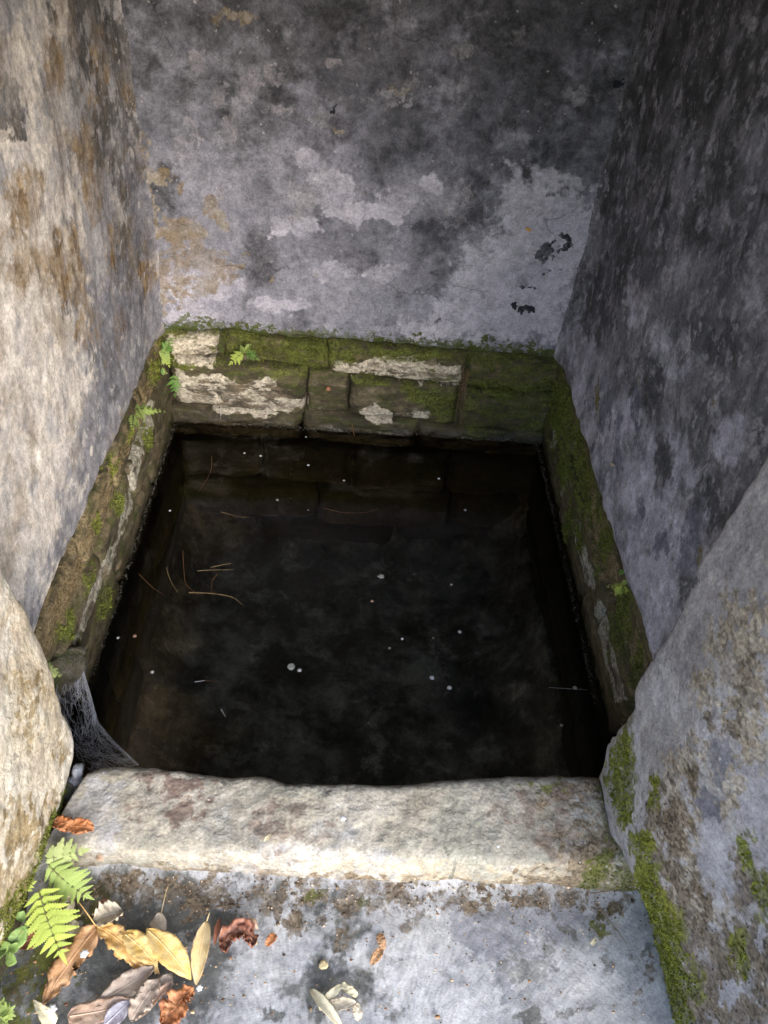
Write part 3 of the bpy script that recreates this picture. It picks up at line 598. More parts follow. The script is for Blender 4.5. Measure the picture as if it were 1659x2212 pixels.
kb = lambda items, v=.1: blobs(B, 2, v, items)
fade_r = np.clip((B[:, 0]-.30)/.20, 0, 1)*.62
A = dict(grey=kb([('poly', [(190, 1650), (245, 1650), (235, 1800), (180, 1800), (110, 1790), (150, 1720)], .03), (600, 1830, 140, 22, 4, .9), (800, 1850, 100, 20, 4, .9), (1270, 1760, 26, 60, 0, .7), (700, 1790, 60, 20, 0, .6)]),
    olive=kb([(1000, 1780, 70, 80), (900, 1840, 60, 30), (1100, 1850, 140, 30, 4), (620, 1700, 200, 14, 0, .7), (280, 1830, 70, 26), (1000, 1680, 160, 12, 0, .8)]),
    maroon=kb([(385, 1690, 50, 26), (400, 1745, 40, 30), (350, 1660, 60, 14, 0, .7), (590, 1770, 32, 42), (620, 1740, 50, 18, 0, .8), (1230, 1700, 60, 22, 0, .9), (1240, 1800, 60, 40, 0, .9), (1160, 1740, 80, 30, 0, .7), (560, 1840, 60, 16, 0, .7), (300, 1740, 30, 30, 0, .7), (650, 1800, 70, 18, 0, .6)]),
    white=np.maximum(kb([('poly', [(470, 1858), (500, 1815), (620, 1835), (760, 1850), (900, 1850), (960, 1880), (900, 1905), (700, 1900), (480, 1890)], .035), (260, 1866, 60, 14, 0, .9), (1000, 1890, 160, 12, 3, .9)]), np.where((g == 0) & (B[:, 2] > .025), .56, 0)*np.clip(1.25-np.abs(B[:, 0]+.02)*1.7, 0, 1)),  # pale patches; front face whitened, its brighter light put into the colour
    tan=np.where((g == 0) | (B[:, 1] < .545), .62, 0)*np.clip(.5+B[:, 0]*1.3, .3, 1) + kb([(1130, 1892, 170, 14, 2, .5), (260, 1875, 90, 12, 0, .6)]),
    soil=np.clip(np.where(g == 0, .95-B[:, 2]/.040, 0), 0, 1) + kb([(1200, 1880, 110, 20, 0, .8), (1290, 1840, 50, 40, 0, .8), (700, 1860, 20, 8, 0, .8), (330, 1880, 90, 10, 0, .6)]) + fade_r,
    spot=kb([(1212-240, 1738, 10, 9), (976, 1730, 9, 9), (975, 1826, 8, 9), (1000, 1850, 7, 9, 40), (700, 1715, 26, 8, 0, .8), (470, 1690, 14, 6), (640, 1690, 30, 7, 0, .8), (960, 1905, 12, 6)]),
    moss=np.maximum(kb([(1320, 1870, 34, 26), (1180, 1690, 60, 10, 0, .6)]), np.clip((B[:, 0]-.458)/.03, 0, 1)*.75))
ks = slab('kerb_block', B, na, nb, (0, .0, -.001), A, M['kerb'], kerb, flip=False)
mk = A['moss'] > .4; seeds(B[mk], (0, -.2, 1), A['moss'][mk], .3, 'green', .7, (.002, .005))
# ------------------------------------------------------------------ step floor, pit, water, ground, roof
u = np.arange(-.60, .60, .0036); v = np.arange(.12, .575, .0036); U, V = np.meshgrid(u, v); U = U.ravel(); V = V.ravel()
B = np.stack([U, V, 0*U], 1); B[:, 2] = .0035*fbm(B, 4, 2, 101) + .0022*fbm(B, 14, 3, 102) + .0010*fbm(B, 50, 3, 103, .6) + .010*np.exp(-np.maximum(.545-V, 0)/.012)*(1+.6*fbm(B, 30, 2, 104))
fb = lambda items: blobs(B, 2, 0., items)
A = dict(lime=fb([(860, 2080, 110, 110), (950, 2180, 120, 60), (580, 2130, 60, 70, 0, .9), (1250, 2110, 90, 60, 0, .9), (620, 2010, 60, 40, 0, .7)]), slate=fb([('poly', [(975, 1960), (1250, 1945), (1260, 1990), (1180, 2010), (1140, 2030), (1190, 2080), (1100, 2120), (1060, 2100), (1010, 2060), (985, 2010)], .012), (1085, 2120, 14, 40), (1200, 1990, 110, 40, 0, .8)]),
    damp=fb([('poly', [(-60, 2060), (120, 1930), (200, 1900), (450, 1930), (560, 1950), (520, 2000), (470, 2070), (430, 2160), (390, 2260), (-60, 2260)], .09), (720, 1990, 60, 60, 0, .7), (750, 2130, 90, 40, 0, .8), (660, 2150, 40, 60, 0, .8)]),
    spot=fb([(1130, 2090, 50, 24, -20), (1180, 2060, 20, 12), (1180, 2200, 60, 26, 0, .9), (1290, 2190, 20, 10), (720, 2040, 16, 50, 0, .9), (700, 2075, 18, 14), (1210, 2000, 30, 10, 30), (1330, 2080, 14, 30, 0, .8), (610, 2200, 22, 14), (850, 2180, 40, 20, 0, .7), (1390, 2030, 18, 10), (1290, 1975, 26, 10)]),
    soil=fb([('poly', [(150, 1905), (450, 1910), (700, 1915), (960, 1930), (1290, 1925), (1370, 1935), (1380, 1950), (1000, 1950), (870, 1990), (800, 1960), (720, 1985), (640, 1960), (450, 1945), (150, 1960)], .03), (1100, 1935, 200, 10, 0, .9), (1400, 2100, 12, 90, 14, .8), (740, 2020, 26, 40, 0, .8), (660, 1990, 30, 30, 0, .7), (1010, 1950, 40, 14, 0, .8)]),
    moss=fb([('poly', [(-40, 2100), (100, 2020), (200, 1960), (120, 2080), (20, 2260), (-40, 2260)], .06), (690, 1935, 20, 12, 0, .8), (800, 1950, 30, 10, 0, .6), (1300, 1990, 24, 30, 0, .6)]))
fl = slab('step_floor', B, len(u), len(v), (0, 0, -.15), A, M['floor'], None, flip=False); tag(fl, kind='structure')
mk = A['moss'] > .5; seeds(B[mk], (0, 0, 1), A['moss'][mk], .10, 'green', .8, (.002, .004))

u = np.arange(-.70, .75, .012); v = np.arange(.66, 2.06, .012); U, V = np.meshgrid(u, v); U = U.ravel(); V = V.ravel()
B = np.stack([U, V, 0*U+PIT], 1); B[:, 2] += .05*fbm(B, 3, 3, 111) + .02*fbm(B, 12, 3, 112) + .20*smax(U-XL, .09) + .20*smax(XR-U, .09) + .12*smax(YB-V, .07)
pit = slab('pit_floor', B, len(u), len(v), (0, 0, -.7), dict(edge=np.clip(.85*(smax(U-XL, .13)+smax(XR-U, .15)+smax(YB-V, .10)), 0, 1)), M['pit']); tag(pit, kind='structure')  # floor colour darkened towards the walls, so the water dims at its edges

t = NT('dark_water')
tr = t.n('ShaderNodeBsdfTransparent'); tr.inputs[0].default_value = (.76, .77, .73, 1)
gl = t.n('ShaderNodeBsdfGlossy'); gl.inputs['Roughness'].default_value = .015
fr = t.n('ShaderNodeFresnel'); fr.inputs[0].default_value = 1.333
bp = t.bump(t.noise(9, 2, .4), .03, .01); t.put(gl.inputs['Normal'], bp)
mx = t.n('ShaderNodeMixShader'); t.put(mx.inputs[0], fr.outputs[0]); t.put(mx.inputs[1], tr.outputs[0]); t.put(mx.inputs[2], gl.outputs[0]); t.t.links.new(mx.outputs[0], t.out.inputs[0])
wm = np_mesh('water', np.array([[-.66, .66, WATER], [.70, .66, WATER], [.70, 2.03, WATER], [-.66, 2.03, WATER]]), [np.array([[0, 1, 2, 3]])], smooth=False)
tag(link('water', wm, t.m), kind='structure')

G = 300; q = [(-1.1, .121), (1.1, .121), (1.1, 2.4), (-1.1, 2.4)]; Q = [(-G, -G), (G, -G), (G, G), (-G, G)]
gv = np.array([(*p, -.03) for p in q] + [(*p, -.03) for p in Q]); gf = np.array([[0, 4, 5, 1], [1, 5, 6, 2], [2, 6, 7, 3], [3, 7, 4, 0]])
tag(link('ground', np_mesh('ground', gv, [gf], smooth=False), M['earth']), kind='structure')

def box(name, lo, hi, mat, parent=None):
    x0, y0, z0 = lo; x1, y1, z1 = hi
    V = np.array([(x0, y0, z0), (x1, y0, z0), (x1, y1, z0), (x0, y1, z0), (x0, y0, z1), (x1, y0, z1), (x1, y1, z1), (x0, y1, z1)])
    Fq = np.array([[3, 2, 1, 0], [4, 5, 6, 7], [0, 1, 5, 4], [1, 2, 6, 5], [2, 3, 7, 6], [3, 0, 4, 7]])
    return link(name, np_mesh(name, V, [Fq], smooth=False), mat, parent)
roof = thing('roof_slab', (0, 1.3, TOP), 'concrete roof slab covering the well chamber', 'roof')
box('slab', (-1.15, .16, 1.452), (1.15, 2.45, 1.62), M['roof'], roof)

# ------------------------------------------------------------------ moss that stands up from the stones
def tufts(key, mat, label):
    if not TUFTS[key]: return
    P = np.concatenate([a[0] for a in TUFTS[key]]); N = np.concatenate([a[1] for a in TUFTS[key]]); L = np.concatenate([a[2] for a in TUFTS[key]])
    n = len(P); V = []; K = 3
    N = N/np.linalg.norm(N, axis=1)[:, None]; rnd = RNG.random(n)
    for k in range(K):
        d = RNG.normal(0, .55, (n, 3)) + N; d /= np.linalg.norm(d, axis=1)[:, None]
        sd_ = np.cross(d, RNG.normal(0, 1, (n, 3))); sd_ /= np.linalg.norm(sd_, axis=1)[:, None]
        b = P - N*.0015; wd = (L*.30)[:, None]*sd_
        V += [b-wd, b+wd, b+d*L[:, None]]
    V = np.stack(V, 1).reshape(-1, 3); F = np.arange(n*K*3).reshape(-1, 3)
    o = link(dict(green='moss', dry='dry_moss', bright='bright_moss')[key], np_mesh('moss', V, [F], dict(rnd=np.repeat(rnd, K*3)), smooth=False), mat)
    tag(o, label, 'moss', kind='stuff')
def tuft_mat(name, a, b, c):
    t = NT(name); r = t.attr('rnd'); col = t.mix(t.ramp(t.noise(24, 4, .7), .35, .65), t.mix(r, a, b), t.mix(r, b, c)); t.bsdf(col, .9, .1); return t.m
tufts('green', tuft_mat('moss_green', (.085, .10, .02), (.15, .17, .034), (.24, .26, .06)), 'green moss growing on the stone courses and the foot of the jamb')
tufts('bright', tuft_mat('moss_bright', (.13, .15, .022), (.21, .225, .032), (.32, .32, .06)), 'yellow green moss strip along the foot of the right jamb')
tufts('dry', tuft_mat('moss_dry', (.10, .065, .03), (.22, .16, .085), (.34, .27, .165)), 'dry brown grainy moss on the side courses and jamb')

# ------------------------------------------------------------------ ferns
def pinna_mesh(name, lobes=8, wid=.24, deep=.45, droop=.12):
    V = [(0, 0, 0)]; n = lobes*2
    top = []; 
    for i in range(n+1):
        s = i/n; w = wid*(1-s)**.75*min(1, .35+s*5)*.5
        if i % 2 == 1: w *= 1.0
        else: w *= (1-deep)
        x = s + (.035 if i % 2 == 1 else 0); top.append((x, w, s))
    sp = [(s, 0, -droop*s*s+.012) for _, _, s in top]; up = [(x, w, -droop*s*s) for x, w, s in top]; dn = [(x, -w, -droop*s*s) for x, w, s in top]
    m = len(top); V = sp+up+dn; F = []
    for i in range(m-1): F += [(i, i+1, m+i+1, m+i), (i+1, i, 2*m+i, 2*m+i+1)]
    me = bpy.data.meshes.new(name); me.from_pydata(V, [], F); return me
def leaf_mat(name, c1, c2, sc=120, rough=.55, trans=.25):
    t = NT(name); col = t.mix(t.ramp(t.noise(sc, 4, .6), .35, .65), c1, c2); oi = t.n('ShaderNodeObjectInfo'); col = t.mix(t.math('MULTIPLY', oi.outputs['Random'], .45), col, (.20, .27, .06)); col = t.mix(t.math('MULTIPLY', t.ramp(t.noise(40, 4, .7), .62, .70), .55), col, (.36, .27, .10))
    p = t.bsdf(col, rough, .35, t.bump(t.noise(sc*2.5, 3, .6), .3, .002))
    tl = t.n('ShaderNodeBsdfTranslucent'); t.put(tl.inputs[0], col); ms = t.n('ShaderNodeMixShader'); ms.inputs[0].default_value = trans
    t.t.links.new(p.outputs[0], ms.inputs[1]); t.t.links.new(tl.outputs[0], ms.inputs[2]); t.t.links.new(ms.outputs[0], t.out.inputs[0]); return t.m
FM = {'bright': leaf_mat('fern_yellow_green', (.40, .50, .075), (.50, .58, .13)), 'mid': leaf_mat('fern_green', (.29, .40, .10), (.38, .47, .16)),
      'pale': leaf_mat('fern_pale_green', (.36, .44, .16), (.46, .50, .24)), 'deep': leaf_mat('fern_deep_green', (.10, .24, .05), (.17, .33, .08)), 'stem': plain('fern_stem', (.16, .20, .06), (.12, .10, .04))}
PINNA = {k: pinna_mesh('pinna_'+k, *a) for k, a in dict(fine=(10, .50, .34), broad=(4, .80, .34), mid=(6, .62, .36)).items()}
for k in list(PINNA):
    for c in ('bright', 'mid', 'pale', 'deep'):
        m = PINNA[k].copy(); m.materials.append(FM[c]); PINNA[k, c] = m

def tube_np(pts, r0, r1, k=5):
    pts = np.asarray(pts, float); n = len(pts); T = np.gradient(pts, axis=0); T /= np.linalg.norm(T, axis=1)[:, None]+1e-12
    ref = np.array([0, 0, 1.]) if abs(T[:, 2]).mean() < .8 else np.array([1., 0, 0])
    A = np.cross(T, ref); A /= np.linalg.norm(A, axis=1)[:, None]+1e-9; Bn = np.cross(T, A); r = np.linspace(r0, r1, n)[:, None]
    V = np.concatenate([pts + r*(math.cos(2*math.pi*j/k)*A + math.sin(2*math.pi*j/k)*Bn) for j in range(k)])
    F = np.array([[j*n+i, j*n+i+1, ((j+1) % k)*n+i+1, ((j+1) % k)*n+i] for j in range(k) for i in range(n-1)])
    return V, F
def tube(name, pts, r0, r1, mat, parent=None, k=5):
    V, F = tube_np(pts, r0, r1, k); return link(name, np_mesh(name, V, [F]), mat, parent)
def bez(a, b, sag, n=10):
    a, b, sag = (np.asarray(q, float) for q in (a, b, sag)); s = np.linspace(0, 1, n)[:, None]
    return a*(1-s)+b*s+sag*4*s*(1-s)

def frond(parent, base, tip, nrm, width, pairs, kind, colr, arch=.12, lean=.75, peak=.35, stalk=0.06, rng=random):
    base, tip, nrm = (np.asarray(q, float) for q in (base, tip, nrm)); L = np.linalg.norm(tip-base); nrm = nrm/np.linalg.norm(nrm)
    pts = bez(base, tip, nrm*L*arch, 16); f = tube('frond', pts, L*.010+.0004, .0003, FM['stem'], parent)
    for k in range(pairs):
        s = stalk + (1-stalk)*(k+.5)/pairs*.97; p = np.array([np.interp(s, np.linspace(0, 1, 16), pts[:, j]) for j in range(3)])
        q = np.array([np.interp(min(1, s+.05), np.linspace(0, 1, 16), pts[:, j]) for j in range(3)]); tg = q-p; tg /= np.linalg.norm(tg)+1e-9
        u = (s-stalk)/(1-stalk); prof = min(1., .55+.45*u/peak) if u < peak else ((1-u)/(1-peak))**.8*.95+.06
        for sg in (1, -1):
            side = np.cross(nrm, tg)*sg; an = lean*(.85+.3*u)+rng.uniform(-.08, .08); X = side*math.cos(an)+tg*math.sin(an)
            X = X + nrm*rng.uniform(-.05, .12); X /= np.linalg.norm(X); Z = nrm - X*(nrm@X); Z /= np.linalg.norm(Z); Y = np.cross(Z, X)
            l = width*.5*prof*rng.uniform(.92, 1.06)
            o = bpy.data.objects.new('pinna', PINNA[kind, colr]); COL.objects.link(o); o.parent = f
            o.matrix_local = Matrix(((X[0]*l, Y[0]*l, Z[0]*l, p[0]), (X[1]*l, Y[1]*l, Z[1]*l, p[1]), (X[2]*l, Y[2]*l, Z[2]*l, p[2]), (0, 0, 0, 1)))
    o = bpy.data.objects.new('pinna', PINNA[kind, colr]); COL.objects.link(o); o.parent = f
    X = pts[-1]-pts[-3]; X /= np.linalg.norm(X); Z = nrm-X*(nrm@X); Z /= np.linalg.norm(Z); Y = np.cross(Z, X); l = width*.22; p = pts[-2]
    o.matrix_local = Matrix(((X[0]*l, Y[0]*l, Z[0]*l, p[0]), (X[1]*l, Y[1]*l, Z[1]*l, p[1]), (X[2]*l, Y[2]*l, Z[2]*l, p[2]), (0, 0, 0, 1)))
    return f
PX = lambda d: d/FOC     # metres per photograph pixel at one metre
VUP = (0, -.62, .78)
# step: large yellow-green fern, second frond, upper faded frond
fz = .06
f1 = thing('fern', at(60, 1935, 2, .02), 'large yellow green fern frond hanging over the dead leaves beside the boulder', 'fern', 'ferns rooted in the cracks')
frond(f1, at(84, 1922, 2, .075), at(135, 2066, 2, .035), VUP, .100, 9, 'fine', 'bright', .06, .35, .45, .0)
f2 = thing('fern', at(95, 1890, 2, .03), 'green fern frond lying to the right below the kerb corner', 'fern', 'ferns rooted in the cracks')
frond(f2, at(104, 1868, 2, .085), at(192, 1938, 2, .045), VUP, .080, 8, 'fine', 'mid', .08, .45, .5, .0)
f3 = thing('fern', at(92, 1850, 2, .06), 'faded fern frond with a brown tip beside the kerb corner', 'fern', 'ferns rooted in the cracks')
frond(f3, at(97, 1856, 2, .09), at(182, 1838, 2, .085), VUP, .062, 5, 'broad', 'pale', .06, .5, .35, .0)
f4 = thing('fern', at(15, 1960, 2, .05), 'small yellow fern sprig against the lower edge of the boulder', 'fern', 'ferns rooted in the cracks')
for b, t_, wd in (((38, 1925), (40, 1895), .03), ((40, 1922), (74, 1906), .03), ((22, 1942), (17, 1922), .028), ((22, 1945), (48, 1938), .028), ((15, 1975), (8, 1952), .02), ((18, 1970), (28, 1960), .02)):
    frond(f4, at(*b, 2, .07), at(*t_, 2, .075), VUP, wd, 4, 'broad', 'bright', .05, .7, .3, .0)
f5 = thing('fern', at(5, 2200, 2, .0), 'small green fern clump at the lower left corner of the step', 'fern', 'ferns rooted in the cracks')
for b, t_, wd in (((4, 2196), (24, 2180), .04), ((2, 2200), (14, 2212), .04), ((2, 2185), (6, 2165), .035)):
    frond(f5, at(*b, 2, .02), at(*t_, 2, .03), VUP, wd, 3, 'broad', 'mid', .05, .6, .3, .0)
# ferns on the courses
f6 = thing('fern', at(348, 790, 1, 1.97), 'bright green fern of three fronds in the back left corner', 'fern', 'ferns rooted in the cracks')
yq = 1.93
for b, t_, wd, c, kd in (((352, 768), (371, 732), .050, 'deep', 'mid'), ((362, 752), (345, 790), .060, 'mid', 'broad'), ((350, 760), (332, 772), .035, 'mid', 'broad'), ((354, 762), (366, 792), .040, 'bright', 'broad'),
                         ((352, 792), (326, 828), .055, 'deep', 'mid'), ((340, 800), (360, 806), .03, 'mid', 'broad'), ((377, 806), (378, 856), .058, 'deep', 'mid')):
    frond(f6, at(*b, 1, yq), at(*t_, 1, yq), (.1, -.7, .7), wd, 5, kd, c, .06, .6, .3, .05)
f7 = thing('fern', at(292, 900, 0, -.55), 'green fern with one pointed frond on the left course above the water', 'fern', 'ferns rooted in the cracks')
for b, t_, wd, c in (((291, 884), (361, 890), .060, 'mid'), ((296, 884), (312, 908), .035, 'mid'), ((288, 896), (286, 930), .034, 'mid'), ((290, 905), (300, 925), .026, 'mid')):
    frond(f7, at(*b, 0, -.50), at(*t_, 0, -.47), (.25, -.6, .75), wd, 6, 'broad', c, .06, .65, .22, .0)
f8 = thing('fern', at(530, 770, 1, 1.98), 'small bright green fern on the mossy block of the back course', 'fern', 'ferns rooted in the cracks')
for b, t_, wd, c in (((524, 762), (498, 785), .055, 'bright'), ((526, 764), (520, 748), .04, 'mid'), ((528, 762), (542, 744), .04, 'mid'), ((532, 766), (557, 776), .036, 'deep'), ((530, 764), (552, 762), .03, 'deep')):
    frond(f8, at(*b, 1, 1.955), at(*t_, 1, 1.93), (.05, -.7, .7), wd, 4, 'broad', c, .06, .65, .25, .0)
f9 = thing('fern', at(1345, 1262, 0, .59), 'single bright green fern sprig on the right course', 'fern', 'ferns rooted in the cracks')
for b, t_, wd, c in (((1350, 1266), (1309, 1268), .040, 'bright'), ((1346, 1266), (1352, 1282), .03, 'bright'), ((1342, 1268), (1330, 1284), .03, 'bright'), ((1346, 1262), (1352, 1254), .026, 'mid'), ((1338, 1240), (1346, 1232), .03, 'deep')):
    frond(f9, at(*b, 0, .575), at(*t_, 0, .57), (-.3, -.6, .7), wd, 4, 'broad', c, .05, .65, .25, .0)
f10 = thing('fern', at(100, 1462, 0, -.50), 'pale green fern sprig above the cobweb', 'fern', 'ferns rooted in the cracks')
for b, t_, wd in (((94, 1448), (133, 1460), .040), ((96, 1452), (114, 1468), .03), ((96, 1446), (112, 1440), .03)):
    frond(f10, at(*b, 0, -.46), at(*t_, 0, -.455), (.3, -.6, .7), wd, 4, 'broad', 'pale', .05, .65, .25, .0)

# ------------------------------------------------------------------ leaves
def dead_leaf(name, c1, c2, edge=(.10, .05, .03), vein=None, rough=.6, spot=.5):
    t = NT(name); u, v = t.attr('lu'), t.attr('lv'); av = t.math('ABSOLUTE', v)
    col = t.mix(t.ramp(t.noise(38, 5, .7, .5), .36, .64), c1, c2)
    col = t.mix(t.math('MULTIPLY', t.ramp(t.noise(75, 4, .7, .8), .58, .70), spot), col, edge)
    em = t.math('MULTIPLY_ADD', t.noise(60, 4, .7), .5, t.math('MULTIPLY', av, .8)); col = t.mix(t.math('MULTIPLY', t.ramp(em, .93, 1.12), .8), col, edge)
    ph = t.math('FRACT', t.math('MULTIPLY', t.math('SUBTRACT', u, t.math('MULTIPLY', av, .16)), 13.))
    lat = t.math('MULTIPLY', t.ramp(t.math('ABSOLUTE', t.math('SUBTRACT', ph, .5)), .10, .02), .30)
    mid = t.ramp(av, .055, .02); vn = t.math('MAXIMUM', mid, lat); col = t.mix(t.math('MULTIPLY', vn, .6), col, vein or tuple(min(1, q*1.35) for q in c2))
    h = t.math('MULTIPLY_ADD', vn, .6, t.noise(90, 4, .7)); t.bsdf(col, rough, .4, t.bump(h, .5, .0025)); return t.m
LM = dict(rust=dead_leaf('leaf_rust', (.40, .20, .085), (.52, .31, .17), (.14, .06, .03), (.58, .36, .20)),
          orange=dead_leaf('leaf_orange', (.58, .31, .085), (.68, .44, .18), (.26, .11, .04)), yellow=dead_leaf('leaf_yellow', (.64, .40, .10), (.72, .52, .23), (.42, .24, .08), (.78, .62, .36), spot=.2),
          tan=dead_leaf('leaf_tan', (.58, .42, .19), (.66, .51, .29), (.30, .19, .09)), beige=dead_leaf('leaf_beige', (.46, .38, .27), (.56, .48, .37), (.24, .18, .12), spot=.3),
          grey=dead_leaf('leaf_grey_brown', (.36, .27, .21), (.47, .375, .30), (.12, .075, .055)), pink=dead_leaf('leaf_pink_brown', (.50, .32, .22), (.60, .43, .32), (.24, .12, .08), spot=.3),
          maroon=dead_leaf('leaf_maroon', (.20, .07, .042), (.30, .125, .07), (.10, .035, .03), (.40, .22, .14), .45), red=dead_leaf('leaf_red_brown', (.44, .15, .05), (.55, .25, .11), (.20, .06, .03), None, .5),
          dark=dead_leaf('leaf_dark', (.13, .05, .035), (.19, .085, .055), (.06, .03, .02)), straw=dead_leaf('leaf_straw', (.60, .52, .33), (.70, .63, .45), (.22, .17, .10), spot=.35),
          wet=dead_leaf('leaf_violet_glare', (.36, .32, .36), (.52, .50, .56), (.22, .16, .18), None, .18), green=leaf_mat('seedling_green', (.26, .42, .12), (.38, .54, .20)), bud=dead_leaf('leaf_bud', (.46, .37, .27), (.58, .50, .41), (.28, .2, .14)))  # the violet one has the glare of a shiny leaf as its colour
LEAF_G = 'dead leaves scattered on the step'
def leaf(base, tip, width, mat, label, cat='leaf', shape=(.85, .9), fold=.22, curl=.10, bend=0., wave=.035, seed=0, nrm=(0, 0, 1), name='fallen_leaf', group=LEAF_G, stalk=0., tilt=0., nu=26, nv=11, cup=0., torn=0., th=.0005):
    """blade from base to tip; width in metres; bend = swing of the axis in its plane (radians), curl = arch along the axis, cup = rolled edges"""
    base, tip, nrm = (np.asarray(q, float) for q in (base, tip, nrm)); X = tip-base; L = np.linalg.norm(X); X /= L; Z = nrm-X*(nrm@X); Z /= np.linalg.norm(Z); Y = np.cross(Z, X)
    if tilt: Y, Z = Y*math.cos(tilt)+Z*math.sin(tilt), Z*math.cos(tilt)-Y*math.sin(tilt)
    u, v = np.meshgrid(np.linspace(0, 1, nu), np.linspace(-1, 1, nv)); u = u.ravel(); v = v.ravel()
    a, p = shape; hw = width/2*np.maximum(np.sin(np.pi*np.clip(u, 0, 1)**a), 0)**p + .0004
    E = np.stack([u*2.3, v*.6, 0*u+seed*5.3], 1)
    hw = hw*(1+.10*fbm(E, 4, 3, seed)+torn*np.minimum(0, fbm(E, 7, 2, seed+3)+.1)*2)
    if abs(bend) > .01:
        th_ = bend*(u-.5); R_ = L/(2*math.sin(abs(bend)/2))*np.sign(bend); cx = R_*np.sin(th_)-R_*math.sin(-bend/2); cy = R_*(np.cos(bend/2)-np.cos(th_)); tx, ty = np.cos(th_), np.sin(th_)
    else: cx, cy, tx, ty = u*L, 0*u, 1+0*u, 0*u
    y = v*hw; zz = np.abs(v)*hw*fold + L*curl*4*u*(1-u) + wave*width*fbm(E, 5, 3, seed+9)*(.4+np.abs(v))*1.6
    if cup:
        ang = v*cup; y = hw*np.sin(ang)/max(cup, .01); zz = zz + hw*(1-np.cos(ang))/max(cup, .01)
    px_, py_ = cx-y*ty, cy+y*tx
    V = base+px_[:, None]*X+py_[:, None]*Y+zz[:, None]*Z
    me = np_mesh(name, V-base, [grid_faces(nu, nv)], dict(lu=u, lv=v))
    o = link(name, me, mat); o.location = Vector(base.tolist()); m = o.modifiers.new('thickness', 'SOLIDIFY'); m.thickness = th; m.offset = -1
    tag(o, label, cat, group)
    if stalk:
        d = -X; pts = bez((0, 0, .0003), d*stalk+Y*stalk*.15, Z*stalk*.08, 7); s = tube('leaf_stalk', pts, .0011, .0007, mat); s.parent = o
    if width > .02:
        i = np.argsort(u[v == 0]); mp = (V-base)[v == 0][i]; s = tube('midrib', mp[1:-2]+Z*.0004, .0009, .0003, mat); s.parent = o
    return o
F0 = lambda x, y, z=.006: at(x, y, 2, z)
pm = lambda px, y=2080: px/FOC*(1.27 if y > 2000 else 1.33)    # photograph pixels to metres on the step
leaf(F0(213, 2000, .022), F0(93, 2170, .010), pm(66), LM['rust'], 'long rust brown leaf with a white fleck on it, largest of the pile', bend=.18, curl=.04, fold=.18, seed=1, shape=(.80, .80), torn=.5, wave=.09)
leaf(F0(207, 2000, .030), F0(308, 2098, .016), pm(48), LM['orange'], 'orange leaf under the curled tan leaf tip', bend=-.55, curl=.05, fold=.22, seed=2, shape=(.95, .7), wave=.10, torn=.4, stalk=.045)
leaf(F0(203, 1988, .042), F0(266, 1970, .040), pm(54), LM['beige'], 'curled beige grey leaf lying on top of the orange leaf', bend=.2, curl=.20, fold=.10, seed=3, shape=(.9, .55), cup=.9, wave=.16, torn=.2)
leaf(F0(255, 2030, .020), F0(345, 2104, .014), pm(34), LM['orange'], 'orange brown leaf half hidden under the two yellow leaves', bend=-.2, seed=21, wave=.08, fold=.15)
leaf(F0(267, 2016, .030), F0(340, 2088, .020), pm(44), LM['yellow'], 'tan yellow leaf between the orange leaf and the bright yellow leaf', bend=-.25, curl=.05, seed=4, shape=(.8, .75), wave=.06)
leaf(F0(316, 2007, .034), F0(413, 2117, .018), pm(50), LM['yellow'], 'bright yellow pointed leaf right of the pile centre', bend=-.22, curl=.06, seed=5, shape=(.95, .9), fold=.20, stalk=.0)
leaf(F0(447, 1990, .022), F0(424, 2128, .012), pm(36), LM['tan'], 'narrow upright tan leaf at the right edge of the pile', bend=.12, curl=.07, cup=.7, seed=6, shape=(.85, .7), stalk=.012)
leaf(F0(545, 2046, .010), F0(488, 2058, .012), pm(42), LM['maroon'], 'curled glossy maroon leaf bent into a horseshoe', bend=3.7, curl=.03, fold=.25, seed=7, shape=(.9, .5), wave=.26, cup=.5, nu=44, torn=.5)
leaf(F0(190, 2178, .012), F0(334, 2088, .022), pm(46), LM['grey'], 'grey brown cracked leaf below the orange leaf', bend=.25, curl=.03, seed=8, shape=(1.3, .75), fold=.22, wave=.09, torn=.4)
leaf(F0(283, 2206, .026), F0(344, 2114, .026), pm(44), LM['grey'], 'light grey brown leaf standing across the bottom of the pile', bend=-.12, curl=.05, seed=9, shape=(.9, .6), fold=.25, wave=.10, torn=.5)
leaf(F0(146, 2196, .014), F0(300, 2162, .020), pm(42), LM['pink'], 'pinkish brown leaf along the bottom edge of the pile', bend=.25, curl=.03, seed=10, shape=(.7, .5), fold=.15, wave=.06)
leaf(F0(225, 2216, .024), F0(284, 2160, .022), pm(36), LM['wet'], 'shiny wet leaf with a painted white violet highlight in the bottom of the pile', bend=.1, curl=.04, seed=11, fold=.15)
leaf(F0(350, 2215, .014), F0(418, 2132, .018), pm(54), LM['red'], 'torn red orange leaf under the tip of the narrow tan leaf', bend=-.15, curl=.05, seed=12, shape=(.8, .6), torn=.9, wave=.16, fold=.3)
leaf(F0(335, 2160, .010), F0(372, 2102, .016), pm(40), LM['grey'], 'dull grey leaf showing behind the bright yellow leaf', bend=.1, seed=13, wave=.08)
leaf(F0(300, 2200, .012), F0(372, 2118, .020), pm(18), LM['pink'], 'thin rolled brown leaf edge beside the torn red leaf', bend=.1, seed=33, cup=1.0)
leaf(F0(147, 1993, .010), F0(176, 2022, .010), pm(24), LM['beige'], 'small beige leaf left of the rust brown leaf', seed=14, shape=(.9, .5), wave=.08)
leaf(F0(131, 1998, .008), F0(160, 1946, .016), pm(20), LM['beige'], 'slim grey leaf under the second fern frond', bend=.5, seed=15, shape=(.9, .7))
